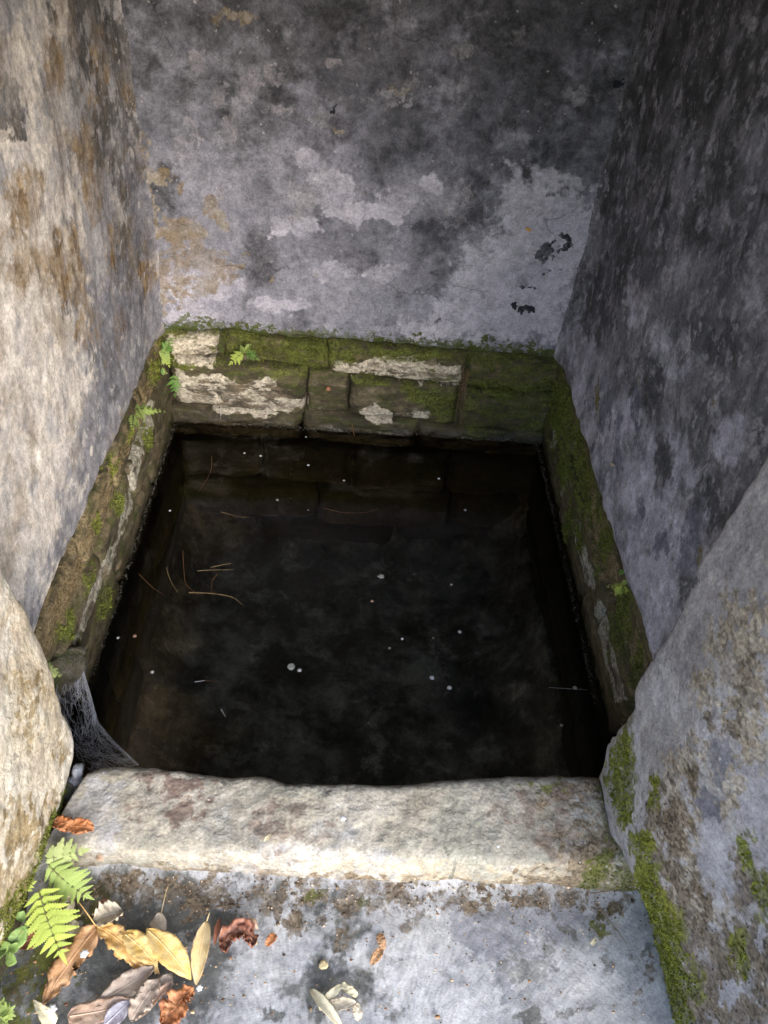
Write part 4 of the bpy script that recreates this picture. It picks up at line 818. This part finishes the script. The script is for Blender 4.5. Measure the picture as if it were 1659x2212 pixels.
leaf(F0(112, 1948, .010), F0(163, 1936, .016), pm(34), LM['beige'], 'pale grey leaf tucked under the fern tip', bend=-.3, seed=16, wave=.08)
leaf(F0(36, 2044, .012), F0(110, 2010, .012), pm(40), LM['maroon'], 'dull maroon leaf below the large fern frond', bend=.2, seed=17, wave=.06)
leaf(F0(56, 2050, .006), F0(95, 1985, .008), pm(30), LM['dark'], 'dark brown leaf beneath the large fern frond', seed=18)
bud = leaf(F0(331, 1986, .014), F0(356, 2012, .014), pm(34), LM['bud'], 'pale heart shaped dry leaf on a thin upright stalk', bend=-.3, curl=.12, seed=19, shape=(.62, .5), cup=.8)
tube('stem', np.array(bez(F0(346, 1986, .016), F0(362, 1916, .012), (0, 0, .004), 8))-np.array(bud.location), .0008, .0006, LM['tan']).parent = bud
leaf(F0(216, 1948, .010), F0(238, 1960, .010), pm(20), LM['dark'], 'dark red curled leaf above the beige leaf', bend=.6, seed=20, shape=(.7, .5), cup=.8)
leaf(F0(118, 2214, .012), F0(71, 2160, .018), pm(26), LM['straw'], 'pale pointed blade leaf at the bottom left', seed=22, shape=(.45, .9), fold=.3)
leaf(F0(475, 1984, .006), F0(463, 2042, .006), pm(12), LM['maroon'], 'thin maroon leaf strip between tan and maroon leaves', seed=23, cup=.9)
leaf(F0(540, 1984, .008), F0(556, 2008, .008), pm(14), LM['pink'], 'small pink brown leaf scrap above the maroon leaf', seed=24, curl=.15, stalk=.01)
leaf(F0(595, 2018, .006), F0(575, 2044, .006), pm(17), LM['red'], 'small rust scrap right of the maroon leaf', seed=25, shape=(.8, .4), wave=.1)
leaf(F0(818, 2017, .007), F0(830, 2052, .008), pm(17), LM['rust'], 'rust brown leaf scrap, upper of two joined pieces', seed=26, shape=(.8, .5), wave=.12)
leaf(F0(826, 2050, .008), F0(801, 2084, .007), pm(18), LM['rust'], 'rust brown leaf scrap, lower of two joined pieces', seed=27, shape=(.9, .5), wave=.12)
leaf(F0(671, 2137, .010), F0(742, 2226, .016), pm(20), LM['straw'], 'long pale straw leaf at the bottom centre', seed=28, shape=(.85, .55), cup=.3, fold=.25)
leaf(F0(690, 2182, .010), F0(738, 2128, .018), pm(17), LM['straw'], 'folded dry straw leaf, left rising fold', seed=29, shape=(.9, .4), cup=.15, wave=.10, fold=.05, bend=-.2)
leaf(F0(736, 2126, .018), F0(772, 2152, .016), pm(15), LM['straw'], 'folded dry straw leaf, top fold', seed=30, shape=(.9, .3), cup=.15, wave=.10, fold=.05)
leaf(F0(696, 2178, .012), F0(770, 2166, .018), pm(22), LM['beige'], 'folded dry straw leaf, flat lower fold', seed=31, shape=(.9, .4), wave=.08)
leaf(F0(766, 2166, .014), F0(774, 2206, .008), pm(17), LM['beige'], 'dry straw leaf end curling down to the right', seed=32, shape=(.9, .4), cup=.3, bend=-.4, wave=.1)
leaf(at(116, 1776, 2, .093), at(170, 1790, 2, .092), pm(30, 1780), LM['red'], 'faded red brown leaf on the left end of the kerb', seed=34, shape=(.8, .35), wave=.14)
leaf(at(152, 1786, 2, .094), at(203, 1790, 2, .094), pm(34, 1780), LM['red'], 'faded red brown leaf piece beside the kerb corner leaf', seed=35, shape=(.7, .45), wave=.14, torn=.4)
leaf(F0(208, 1848, .080), F0(222, 1858, .080), pm(12), LM['pink'], 'tiny pink leaf scrap on the kerb edge', seed=36)
leaf(at(570, 1818, 2, .090), at(586, 1802, 2, .090), pm(7), LM['straw'], 'tiny straw coloured scrap on top of the kerb', seed=37)
leaf(F0(1278, 2041, .004), F0(1287, 2027, .004), pm(7), LM['straw'], 'short straw chip on the right of the step', seed=38, shape=(.9, .2))
leaf(at(1136, 492, 1, 1.985), at(1148, 499, 1, 1.985), .008, LM['orange'], 'orange leaf fleck stuck to the back wall', nrm=(0, -1, 0), seed=39, shape=(.8, .4))
leaf(at(1318, 1000, 0, .588), at(1328, 1006, 0, .588), .008, LM['bud'], 'whitish winged fleck on the right wall', nrm=(-1, 0, 0), seed=40, shape=(.8, .5))
# low broad-leaved seedling
sg = thing('seedling', at(15, 2040, 2, .01), 'low green broad leaved seedling at the left edge of the step', 'plant')
def blade(parent, a, b, wd, seed):
    o = leaf(a, b, wd, LM['green'], None, None, (.85, .75), .12, .08, .1, .03, seed, VUP, 'leaf_blade', None)
    loc = np.array(o.location); o.parent = parent; o.location = Vector((loc-np.array(parent.location)).tolist())
for k, (a, b, wd) in enumerate([((24, 2050), (56, 1998), 34), ((20, 2056), (5, 2034), 22), ((22, 2056), (40, 2036), 18), ((14, 2062), (36, 2078), 26), ((8, 2048), (-6, 2074), 20), ((40, 1990), (52, 1968), 22), ((8, 2010), (0, 1990), 20)]):
    blade(sg, at(*a, 2, .045), at(*b, 2, .055), pm(wd), 60+k)
tube('stem', np.array(bez(at(20, 2060, 2, 0), at(38, 2010, 2, .05), (0, 0, .01), 8)), .0012, .0007, FM['stem'], sg)

# ------------------------------------------------------------------ white petals and flecks
M['petal'] = plain('white_petal', (.80, .80, .82), (.70, .70, .74), 200, .6); M['petal_d'] = plain('sunken_petal', (.40, .40, .38), (.30, .30, .29), 200, .7); M['petal_p'] = plain('pink_petal', (.62, .38, .30), (.5, .3, .24), 200, .7)
def petal_mesh(name, lob, seed, mat, th=.12):
    rg = np.random.default_rng(seed); n = 20; an = np.linspace(0, 2*math.pi, n, endpoint=False); r = 1+.16*np.cos(an*lob+rg.uniform(0, 6))+rg.normal(0, .06, n)
    top = np.stack([r*np.cos(an), r*np.sin(an), th*(.5+.8*rg.random(n))], 1); mid = np.stack([.5*r*np.cos(an), .5*r*np.sin(an), th*(1.2+.3*rg.random(n))], 1); bot = np.stack([.9*r*np.cos(an), .9*r*np.sin(an), 0*an], 1)
    V = np.concatenate([top, mid, bot, [[0, 0, th*.8]]]); i = np.arange(n); j = (i+1) % n
    me = np_mesh(name, V, [np.stack([i, j, n+j, n+i], 1), np.stack([n+i, n+j, 0*i+3*n], 1), np.stack([2*n+i, 2*n+j, j, i], 1), list(range(3*n-1, 2*n-1, -1))]); me.materials.append(mat); return me
PM = [petal_mesh('petal', 5, 1, M['petal']), petal_mesh('petal', 6, 2, M['petal']), petal_mesh('petal', 5, 3, M['petal_d']), petal_mesh('petal', 5, 4, M['petal_p'])]
def petal(p, r, mesh, label, group='white petals on the water', rot=(0, 0, 0), cat='petal', name='petal'):
    o = bpy.data.objects.new(name, mesh); COL.objects.link(o); o.location = Vector([float(q) for q in p]); o.scale = (r,)*3; o.rotation_euler = (rot[0], rot[1], rot[2] or random.uniform(0, 6.28)); return tag(o, label, cat, group)
wl = ''
for x, y, r, l in [(661, 944, 3.5, 'tiny white petal closest to the wet back stones'), (528, 979, 4, 'white petal left of a close pair near the back left stones'), (563, 985, 4.6, 'white petal right of a close pair near the back left stones'), (666, 1005, 4.6, 'white petal floating below the pale back stone, third from the left'), (743, 1038, 4.2, 'white petal below the copper shell, right of the other back petals'),
                (948, 1034, 4.6, 'white petal floating below the root hair joint of the back course'), (367, 1103, 4, 'lone white petal near the left course at the back'), (1005, 1102, 4.6, 'bright white petal in the upper right of the pool'), (975, 1263, 4, 'small white petal right of the middle of the pool'), (869, 1380, 4.2, 'white petal left of the small cluster, lower middle of the pool'),
                (255, 1378, 4.2, 'white petal beside the pinkish one at the left edge'), (329, 1452, 5, 'greyish white petal in the lower left of the pool')]:
    petal(at(x, y, 2, WATER+.001), r*1.4/FOC, random.choice(PM[:2]), l)
for x, y, r, l in [(993, 1365, 5.4, 'white petal floating right of centre, below the small cluster of flecks'), (647, 1448, 5.6, 'white petal floating beside the air bubble'), (933, 1464, 6.4, 'large white petal floating nearest the kerb, left of a close pair'), (971, 1486, 6.2, 'large white petal floating nearest the kerb, right of a close pair')]:
    petal(at(x, y, 2, WATER+.001), r*1.45/FOC, PM[1], l)
for x, y, r, l in [(599, 1080, 4.5, 'soaked grey petal left of the arched root'), (841, 1400, 3.8, 'soaked grey petal just below left of a white one in the lower middle'), (1242, 1486, 5.5, 'soaked grey petal at the right by the pale thread'), (1213, 1567, 4, 'soaked grey petal nearest the right end of the kerb'), (895, 1240, 2.5, 'tiny grey speck right of the olive seed'),
                (666, 1102, 2.5, 'tiny grey speck above the arched root'), (796, 1562, 3, 'small grey speck in front of the middle of the kerb'), (936, 1378, 3.4, 'grey speck left of the white petal in the cluster')]:
    petal(at(x, y, 2, WATER+.001), r*1.6/FOC, PM[2], l, 'soaked grey petals in the water')
petal(at(291, 1374, 2, WATER+.001), 4.4*1.7/FOC, PM[3], 'pinkish petal floating next to a white one on the left', 'pink petals on the water'); petal(at(804, 1299, 2, WATER+.001), 4*1.75/FOC, PM[3], 'dull pink petal in the middle of the pool', 'pink petals on the water')
petal(at(823, 1245, 2, WATER+.001), 8*1.75/FOC, PM[2], 'flat olive grey seed floating in the middle of the pool', None, cat='seed', name='seed')
for p, r, l in [(at(741, 1768, 2, .096), 6, 'round white petal lying on top of the kerb'), (at(731, 1736, 2, .096), 2.6, 'tiny white fleck near the round petal on the kerb'), (at(1076, 1828, 2, .090), 3.4, 'white speck on the right half of the kerb'), (at(182, 2060, 2, .036), 8, 'square white fleck lying on the rust brown leaf'),
                (at(112, 2180, 2, .020), 9, 'large white dropping at the tip of the rust brown leaf'), (at(431, 2134, 2, .018), 6, 'small white fleck at the tip of the narrow tan leaf'), (at(699, 2085, 2, .006), 9, 'cream petal on the middle of the step')]:
    petal(p, r*1.3/FOC, PM[1] if 'cream' not in l else petal_mesh('petal', 3, 9, plain('cream_petal', (.72, .58, .34), (.6, .46, .24)), .4), l, 'white flecks on stone and leaves')
# bubble
bm_ = petal_mesh('bubble', 1, 12, plain('bubble_film', (.35, .36, .34), None, 60, .08, .6), .5)
petal(at(628, 1441, 2, WATER), 9*1.65/FOC, bm_, 'pale air bubble cluster beside a white petal', None, cat='bubble', name='bubble')

# ------------------------------------------------------------------ straws, twigs and roots
M['straw'] = plain('wet_straw', (.27, .20, .10), (.14, .095, .045), 90, .5); M['root'] = plain('root_hair', (.20, .10, .045), (.12, .065, .03), 90, .8); M['twig'] = plain('dry_twig', (.20, .14, .095), (.12, .09, .06), 90, .9); M['thread'] = plain('pale_thread', (.55, .55, .57), None, 60, .7)
def strand(px, ax, val, r, mat, label, cat, group=None, name='twig', dz=0.):
    pts = np.array([at(x, y, ax, val) for x, y in px]); t0 = np.linspace(0, 1, len(pts)); tt = np.linspace(0, 1, 4*len(pts)+2)
    # smooth through the points
    P = np.stack([np.interp(tt, t0, pts[:, j]) for j in range(3)], 1)
    for _ in range(3): P[1:-1] = (P[:-2]+2*P[1:-1]+P[2:])/4
    P[:, 2] += dz*np.sin(np.pi*tt); c = P.mean(0); V, F = tube_np(P-c, r, r*.5, 5)
    o = link(name, np_mesh(name, V, [F]), mat); o.location = Vector(c.tolist()); return tag(o, label, cat, group)
WS = WATER+.002; sg_ = 'straws and root hairs in the water'
strand([(408, 1280), (450, 1281), (490, 1286), (510, 1294), (523, 1306)], 2, WS, .0014, M['straw'], 'pale curved straw floating left of the pool centre', 'straw', sg_, 'straw')
strand([(426, 1233), (460, 1231), (505, 1231)], 2, WS, .0010, M['straw'], 'straight golden straw floating above the curved straw', 'straw', sg_, 'straw')
strand([(455, 1226), (480, 1220), (500, 1217)], 2, WS, .0010, M['straw'], 'short thin straw just above the straight golden straw', 'straw', sg_, 'straw')
strand([(360, 1225), (363, 1240), (372, 1262), (384, 1279)], 2, WS, .0012, M['straw'], 'thin golden root curving down left of the straws', 'root', sg_, 'root')
strand([(395, 1190), (398, 1240), (400, 1262), (420, 1279)], 2, WS, .0009, M['root'], 'brown root looping into the pale curved straw', 'root', sg_, 'root')
strand([(470, 1240), (457, 1255), (458, 1290)], 2, WS, .0009, M['root'], 'short brown root hanging between the two straws', 'root', sg_, 'root')
strand([(300, 1240), (330, 1270), (352, 1284)], 2, WS, .0008, M['root'], 'faint brown root near the left side of the pool', 'root', sg_, 'root')
strand([(457, 985), (458, 1010), (448, 1035), (430, 1060)], 2, WS, .0008, M['root'], 'reddish root under the left back stones', 'root', sg_, 'root')
strand([(700, 1098), (740, 1108), (790, 1108), (815, 1100)], 2, WS, .0007, M['root'], 'thin arched root in the upper middle of the pool', 'root', sg_, 'root')
strand([(478, 1106), (500, 1112), (510, 1117), (540, 1117)], 2, WS, .0009, M['straw'], 'small pale straw below the back stones', 'straw', sg_, 'straw')
strand([(421, 1473), (442, 1470)], 2, WS, .0012, M['thread'], 'short white straw on the dark lower water', 'straw', sg_, 'straw')
strand([(442, 1470), (470, 1472), (488, 1484)], 2, WS, .0006, M['root'], 'dark hair trailing from the white straw', 'root', sg_, 'root')
strand([(478, 1532), (487, 1548)], 2, WS, .0018, M['thread'], 'small white sliver on the water near the kerb', 'straw', sg_, 'straw')
strand([(288, 1587), (300, 1589), (308, 1600)], 2, WS, .0010, M['straw'], 'tiny curved straw beside the cobweb', 'straw', sg_, 'straw')
strand([(1186, 1485), (1230, 1488), (1270, 1490)], 2, WS, .0005, M['thread'], 'hair thin pale thread on the right side of the water', 'thread', sg_, 'thread')
strand([(1530, 1000+0), (1500, 1030)], 0, .58, .0004, M['thread'], 'fine pale thread hanging on the right wall', 'thread', None, 'thread')
strand([(1295, 1960), (1312, 1988), (1335, 2015), (1354, 2040)], 2, .006, .0012, M['twig'], 'thin bent twig on the right of the step', 'twig', None, 'twig', .003)
strand([(172, 1980), (190, 1952), (204, 1928)], 2, .012, .0015, M['twig'], 'short brown twig right of the fern tip', 'twig', None, 'twig')
strand([(466, 1961), (490, 1957), (530, 1953)], 2, .008, .0011, M['twig'], 'pinkish thin twig lying below the kerb', 'twig', None, 'twig')
strand([(1275, 1930), (1320, 1924), (1365, 1925)], 2, .014, .0012, M['twig'], 'pale twig lying in the dirt at the right kerb foot', 'twig', None, 'twig')
strand([(340, 770), (352, 800), (348, 840)], 1, 1.96, .0012, M['twig'], 'pale dangling root under the corner fern', 'root', None, 'root')
strand([(760, 915), (764, 935), (770, 955)], 1, 1.955, .0022, M['root'], 'dark root hanging into the water at the back', 'root', None, 'root')
strand([(476, 878), (476, 905)], 1, 1.955, .0006, M['thread'], 'single pale thread hanging from the pale stone', 'thread', None, 'thread')
rh = thing('root_tuft', at(1005, 800, 1, 1.97), 'tuft of brown root hairs hanging down the joint in the back course', 'root')
for k in range(16):
    x0 = 1006+random.uniform(-6, 8); x1 = 990+random.uniform(-8, 10)
    tube('root_hair', bez(at(x0, 800+random.uniform(-8, 14), 1, 1.962), at(x1, random.uniform(880, 945), 1, 1.945), (random.uniform(-.006, .006), -.006, 0), 8), .0008, .0004, M['twig'] if k % 3 else M['root'], rh, 4)
# pale cream petal-size crumbs are below
# copper coloured shell on the back course
shell = petal_mesh('shell', 1, 14, plain('copper_shell', (.34, .15, .075), (.22, .09, .05), 120, .45), .5)
sh = petal(at(709, 840, 1, 1.968), 9*2.3/FOC*.62, shell, 'small round copper brown shell on the back stone course', None, (R(70), 0, .1), 'shell', 'shell')

# ------------------------------------------------------------------ cobweb in the front left corner
M['web'] = plain('dusty_cobweb', (.78, .79, .84), (.6, .61, .67), 60, .8)
Tp = at(165, 1400, 0, -.53); free = np.array([at(168, 1405, 0, -.525), at(178, 1440, 1, .95), at(196, 1500, 1, .90), at(212, 1560, 1, .84), at(245, 1600, 1, .78), at(300, 1652, 1, .70)])
held = np.array([at(118, 1420, 0, -.55), at(112, 1470, 1, .90), at(118, 1530, 1, .84), at(135, 1590, 1, .78), at(150, 1630, 1, .74), at(190, 1670, 1, .70)])
def web_p(u, v):
    k = np.linspace(0, 1, 6); f_ = np.array([np.interp(u, k, free[:, j]) for j in range(3)]); h_ = np.array([np.interp(u, k, held[:, j]) for j in range(3)])
    p = h_*(1-v)+f_*v; p[2] -= .030*math.sin(math.pi*v)*math.sin(math.pi*u); return p
Vs, Fs, n0 = [], [], 0
def web_line(pts, r):
    global n0
    V, F = tube_np(pts, r, r, 3); Vs.append(V); Fs.append(F+n0); n0 += len(V)
rw = random.Random(5)
for k in range(5): web_line(np.array([web_p(u, 1-.025*k*math.sin(math.pi*u)) for u in np.linspace(.10, 1, 26)]), .00036)
for k in range(480):
    u0, v0 = .22+.78*rw.random(), rw.random()**.8; L_ = rw.uniform(.03, .22); a_ = rw.uniform(0, math.pi)
    u1, v1 = min(1, max(.20, u0+L_*math.cos(a_))), min(1, max(0, v0+L_*2.2*math.sin(a_))); bn = rw.uniform(-.05, .05)
    if math.hypot(((u0+u1)/2-.42)*1.5, (v0+v1)/2-.55) < .12: continue
    web_line(np.array([web_p(min(1, max(.18, u0+(u1-u0)*s+bn*math.sin(math.pi*s))), min(1, max(0, v0+(v1-v0)*s-bn*math.sin(math.pi*s))))+np.array([0, 0, rw.uniform(-.0015, .0015)]) for s in np.linspace(0, 1, 7)]), rw.uniform(.00010, .00032))
c = np.array(Tp); wb = link('cobweb', np_mesh('cobweb', np.concatenate(Vs)-c, [np.concatenate(Fs)]), M['web']); wb.location = Vector(c.tolist())
tag(wb, 'dusty grey cobweb stretched between the boulder, left course and kerb corner', 'cobweb')

# ------------------------------------------------------------------ pebbles and grit
M['pebble'] = weathered('grey_pebble', ((.24, .25, .28), (.38, .39, .43)), [], base_scale=30); M['pebble_d'] = weathered('dark_pebble', ((.09, .09, .085), (.17, .165, .15)), [dict(th=.52, c=(.07, .08, .02), s=40, w=.1)], base_scale=30)
M['corner'] = weathered('corner_stone_earthy', ((.09, .078, .056), (.17, .155, .125), (.13, .125, .115)), [dict(th=.52, c=(.08, .065, .035), c2=(.14, .11, .06), s=18, w=.08), dict(th=.58, c=(.06, .075, .02), s=24, w=.06)], base_scale=14, bump=2)
def pebble(p, r, mat, label, seed, sq=(1, .8, .6), group='pebbles wedged at the kerb corner'):
    nu, nv = 26, 16; a, b = np.meshgrid(np.linspace(0, 2*math.pi, nu, endpoint=False), np.linspace(-1.5, 1.5, nv)); a = a.ravel(); b = b.ravel()
    D = np.stack([np.cos(a)*np.cos(b), np.sin(a)*np.cos(b), np.sin(b)], 1); V = D*(1+.50*fbm(D+seed*4, 1.2, 4, seed, .6)[:, None])*r*np.array(sq)
    i = np.arange(nu*nv).reshape(nv, nu); F = np.stack([i[:-1].ravel(), np.roll(i, -1, 1)[:-1].ravel(), np.roll(i, -1, 1)[1:].ravel(), i[1:].ravel()], 1)
    o = link('pebble', np_mesh('pebble', V, [F, list(i[0][::-1]), list(i[-1])]), mat); o.location = Vector([float(q) for q in p]); o.rotation_euler = (0, 0, seed*1.7); return tag(o, label, 'pebble', group)
pebble(at(168, 1664, 2, .07), .014, M['pebble'], 'light blue grey pebble wedged behind the kerb corner', 1)
pebble(at(160, 1690, 2, .055), .015, M['pebble'], 'grey pebble in front of the light blue one at the kerb corner', 2)
pebble(at(148, 1706, 2, .05), .022, M['pebble_d'], 'dark mossy pebble between the boulder and the kerb end', 3)
pebble(at(108, 1800, 2, .03), .026, M['pebble_d'], 'dark pebble under the boulder edge beside the red brown leaf', 4)
pebble(at(112, 1450, 1, .93), .058, M['corner'], 'rough grey stone lump in the corner above the cobweb', 5, (.75, 1.25, 1.0), None)
# soil grit and seed hulls along the kerb foot
n = 1000; gx = RNG.uniform(-.46, .54, n); gy = .536-np.abs(RNG.normal(0, .034, n))-.004; kx = RNG.random(n) < .72
gx = np.where(kx, gx, RNG.uniform(-.5, .55, n)); gy = np.where(kx, gy, RNG.uniform(.2, .53, n)); gr = RNG.uniform(.0006, .0019, n)*np.where(RNG.random(n) < .06, 1.9, 1)
C8 = np.array([(1, 0, 0), (-1, 0, 0), (0, 1, 0), (0, -1, 0), (0, 0, .8), (0, 0, -.6)]); T8 = np.array([(0, 2, 4), (2, 1, 4), (1, 3, 4), (3, 0, 4), (2, 0, 5), (1, 2, 5), (3, 1, 5), (0, 3, 5)])
gz = .003+.006*np.exp(-(.545-gy)/.012)
V = (np.stack([gx, gy, gz], 1)[:, None]+C8[None]*gr[:, None, None]*RNG.uniform(.6, 1.5, (n, 6, 1))); F = (T8[None]+6*np.arange(n)[:, None, None]).reshape(-1, 3)
t = NT('soil_grit'); r = t.attr('rnd'); t.bsdf(t.mix(t.ramp(r, .62, .95), t.mix(t.ramp(r, 0, .6), (.06, .042, .028), (.17, .12, .08)), (.60, .46, .34)), .9, .2)
tag(link('grit', np_mesh('grit', V.reshape(-1, 3), [F], dict(rnd=np.repeat(RNG.random(n), 6)), smooth=False), t.m), 'brown soil grit and pale seed husks along the foot of the kerb', 'grit', kind='stuff')

# crumbs of dead leaf between the big leaves
def flakes(name, P, r, mat, label, cat, flat=.25):
    n = len(P); a = RNG.uniform(0, 6.28, (n, 1)) + np.array([0, 1.2, 2.3, 3.3, 4.6])[None]; rr = r[:, None]*RNG.uniform(.5, 1.15, (n, 5))
    V = np.stack([P[:, :1]+rr*np.cos(a), P[:, 1:2]+rr*np.sin(a)*RNG.uniform(.4, 1, (n, 1)), P[:, 2:3]+r[:, None]*RNG.uniform(0, flat*2, (n, 5))], 2)
    T = np.concatenate([V, V-np.array([0, 0, .0004])], 1); b = 10*np.arange(n)[:, None]
    F1 = b+np.array([[0, 1, 2, 3, 4]]); F2 = b+np.array([[9, 8, 7, 6, 5]]); Fs = np.concatenate([b+np.array([[i, i+5, (i+1) % 5+5, (i+1) % 5]]) for i in range(5)])
    return tag(link(name, np_mesh(name, T.reshape(-1, 3), [F1, F2, Fs], dict(rnd=np.repeat(RNG.random(n), 10)), smooth=False), mat), label, cat, kind='stuff')
t = NT('leaf_crumb'); r = t.attr('rnd'); t.bsdf(t.mix(t.ramp(r, .5, .9), t.mix(t.ramp(r, 0, .5), (.12, .06, .035), (.34, .18, .09)), (.55, .40, .24)), .8, .2)
n = 150; cx = np.concatenate([RNG.uniform(20, 520, 100), RNG.uniform(520, 1350, 50)]); cy = np.concatenate([RNG.uniform(1940, 2200, 100), RNG.uniform(1930, 2200, 50)])
P = np.array([at(x, y, 2, .004) for x, y in zip(cx, cy)]); flakes('leaf_crumbs', P, RNG.uniform(.0010, .0034, n)*np.where(RNG.random(n) < .15, 1.5, 1), t.m, 'brown crumbs of dead leaf strewn on the step', 'crumbs')
# dust on the water
n = 210; P = np.stack([RNG.uniform(-.52, .58, n), RNG.uniform(.75, 1.93, n), np.full(n, WATER+.0006)], 1)
t = NT('water_dust'); r = t.attr('rnd'); t.bsdf(t.mix(r, (.10, .095, .08), (.34, .33, .30)), .8, .2); flakes('water_dust', P, RNG.uniform(.0004, .0013, n), t.m, 'fine pale dust floating on the dark water', 'dust', .05)
# glossy beads added to make glints along the water line
def beads(P, r, label):
    n = len(P); V = P[:, None]+C8[None]*r[:, None, None]*RNG.uniform(.7, 1.3, (n, 6, 1)); F = (T8[None]+6*np.arange(n)[:, None, None]).reshape(-1, 3)
    tag(link('glint_beads', np_mesh('glint_beads', V.reshape(-1, 3), [F]), M['glintbead']), label, 'grit', kind='stuff')
M['glintbead'] = plain('glint_beads', (.06, .055, .045), (.12, .11, .09), 60, .08, .8)
n = 700; x = RNG.uniform(-.55, .60, n); P = np.stack([x, PB-.020+RNG.normal(0, .004, n)+.006*np.sin(x*9), WATER+np.abs(RNG.normal(0, .007, n))], 1)
n2 = 500; y = RNG.uniform(1.0, 1.97, n2); P2 = np.stack([PL+.012+RNG.normal(0, .003, n2), y, WATER+np.abs(RNG.normal(0, .006, n2))], 1); P3 = np.stack([PR-.004+RNG.normal(0, .003, n2), y, WATER+np.abs(RNG.normal(0, .006, n2))], 1)
P = np.concatenate([P, P2, P3]); beads(P, RNG.uniform(.0008, .0026, len(P)), 'added glossy beads giving the glints along the water line of the stone courses')
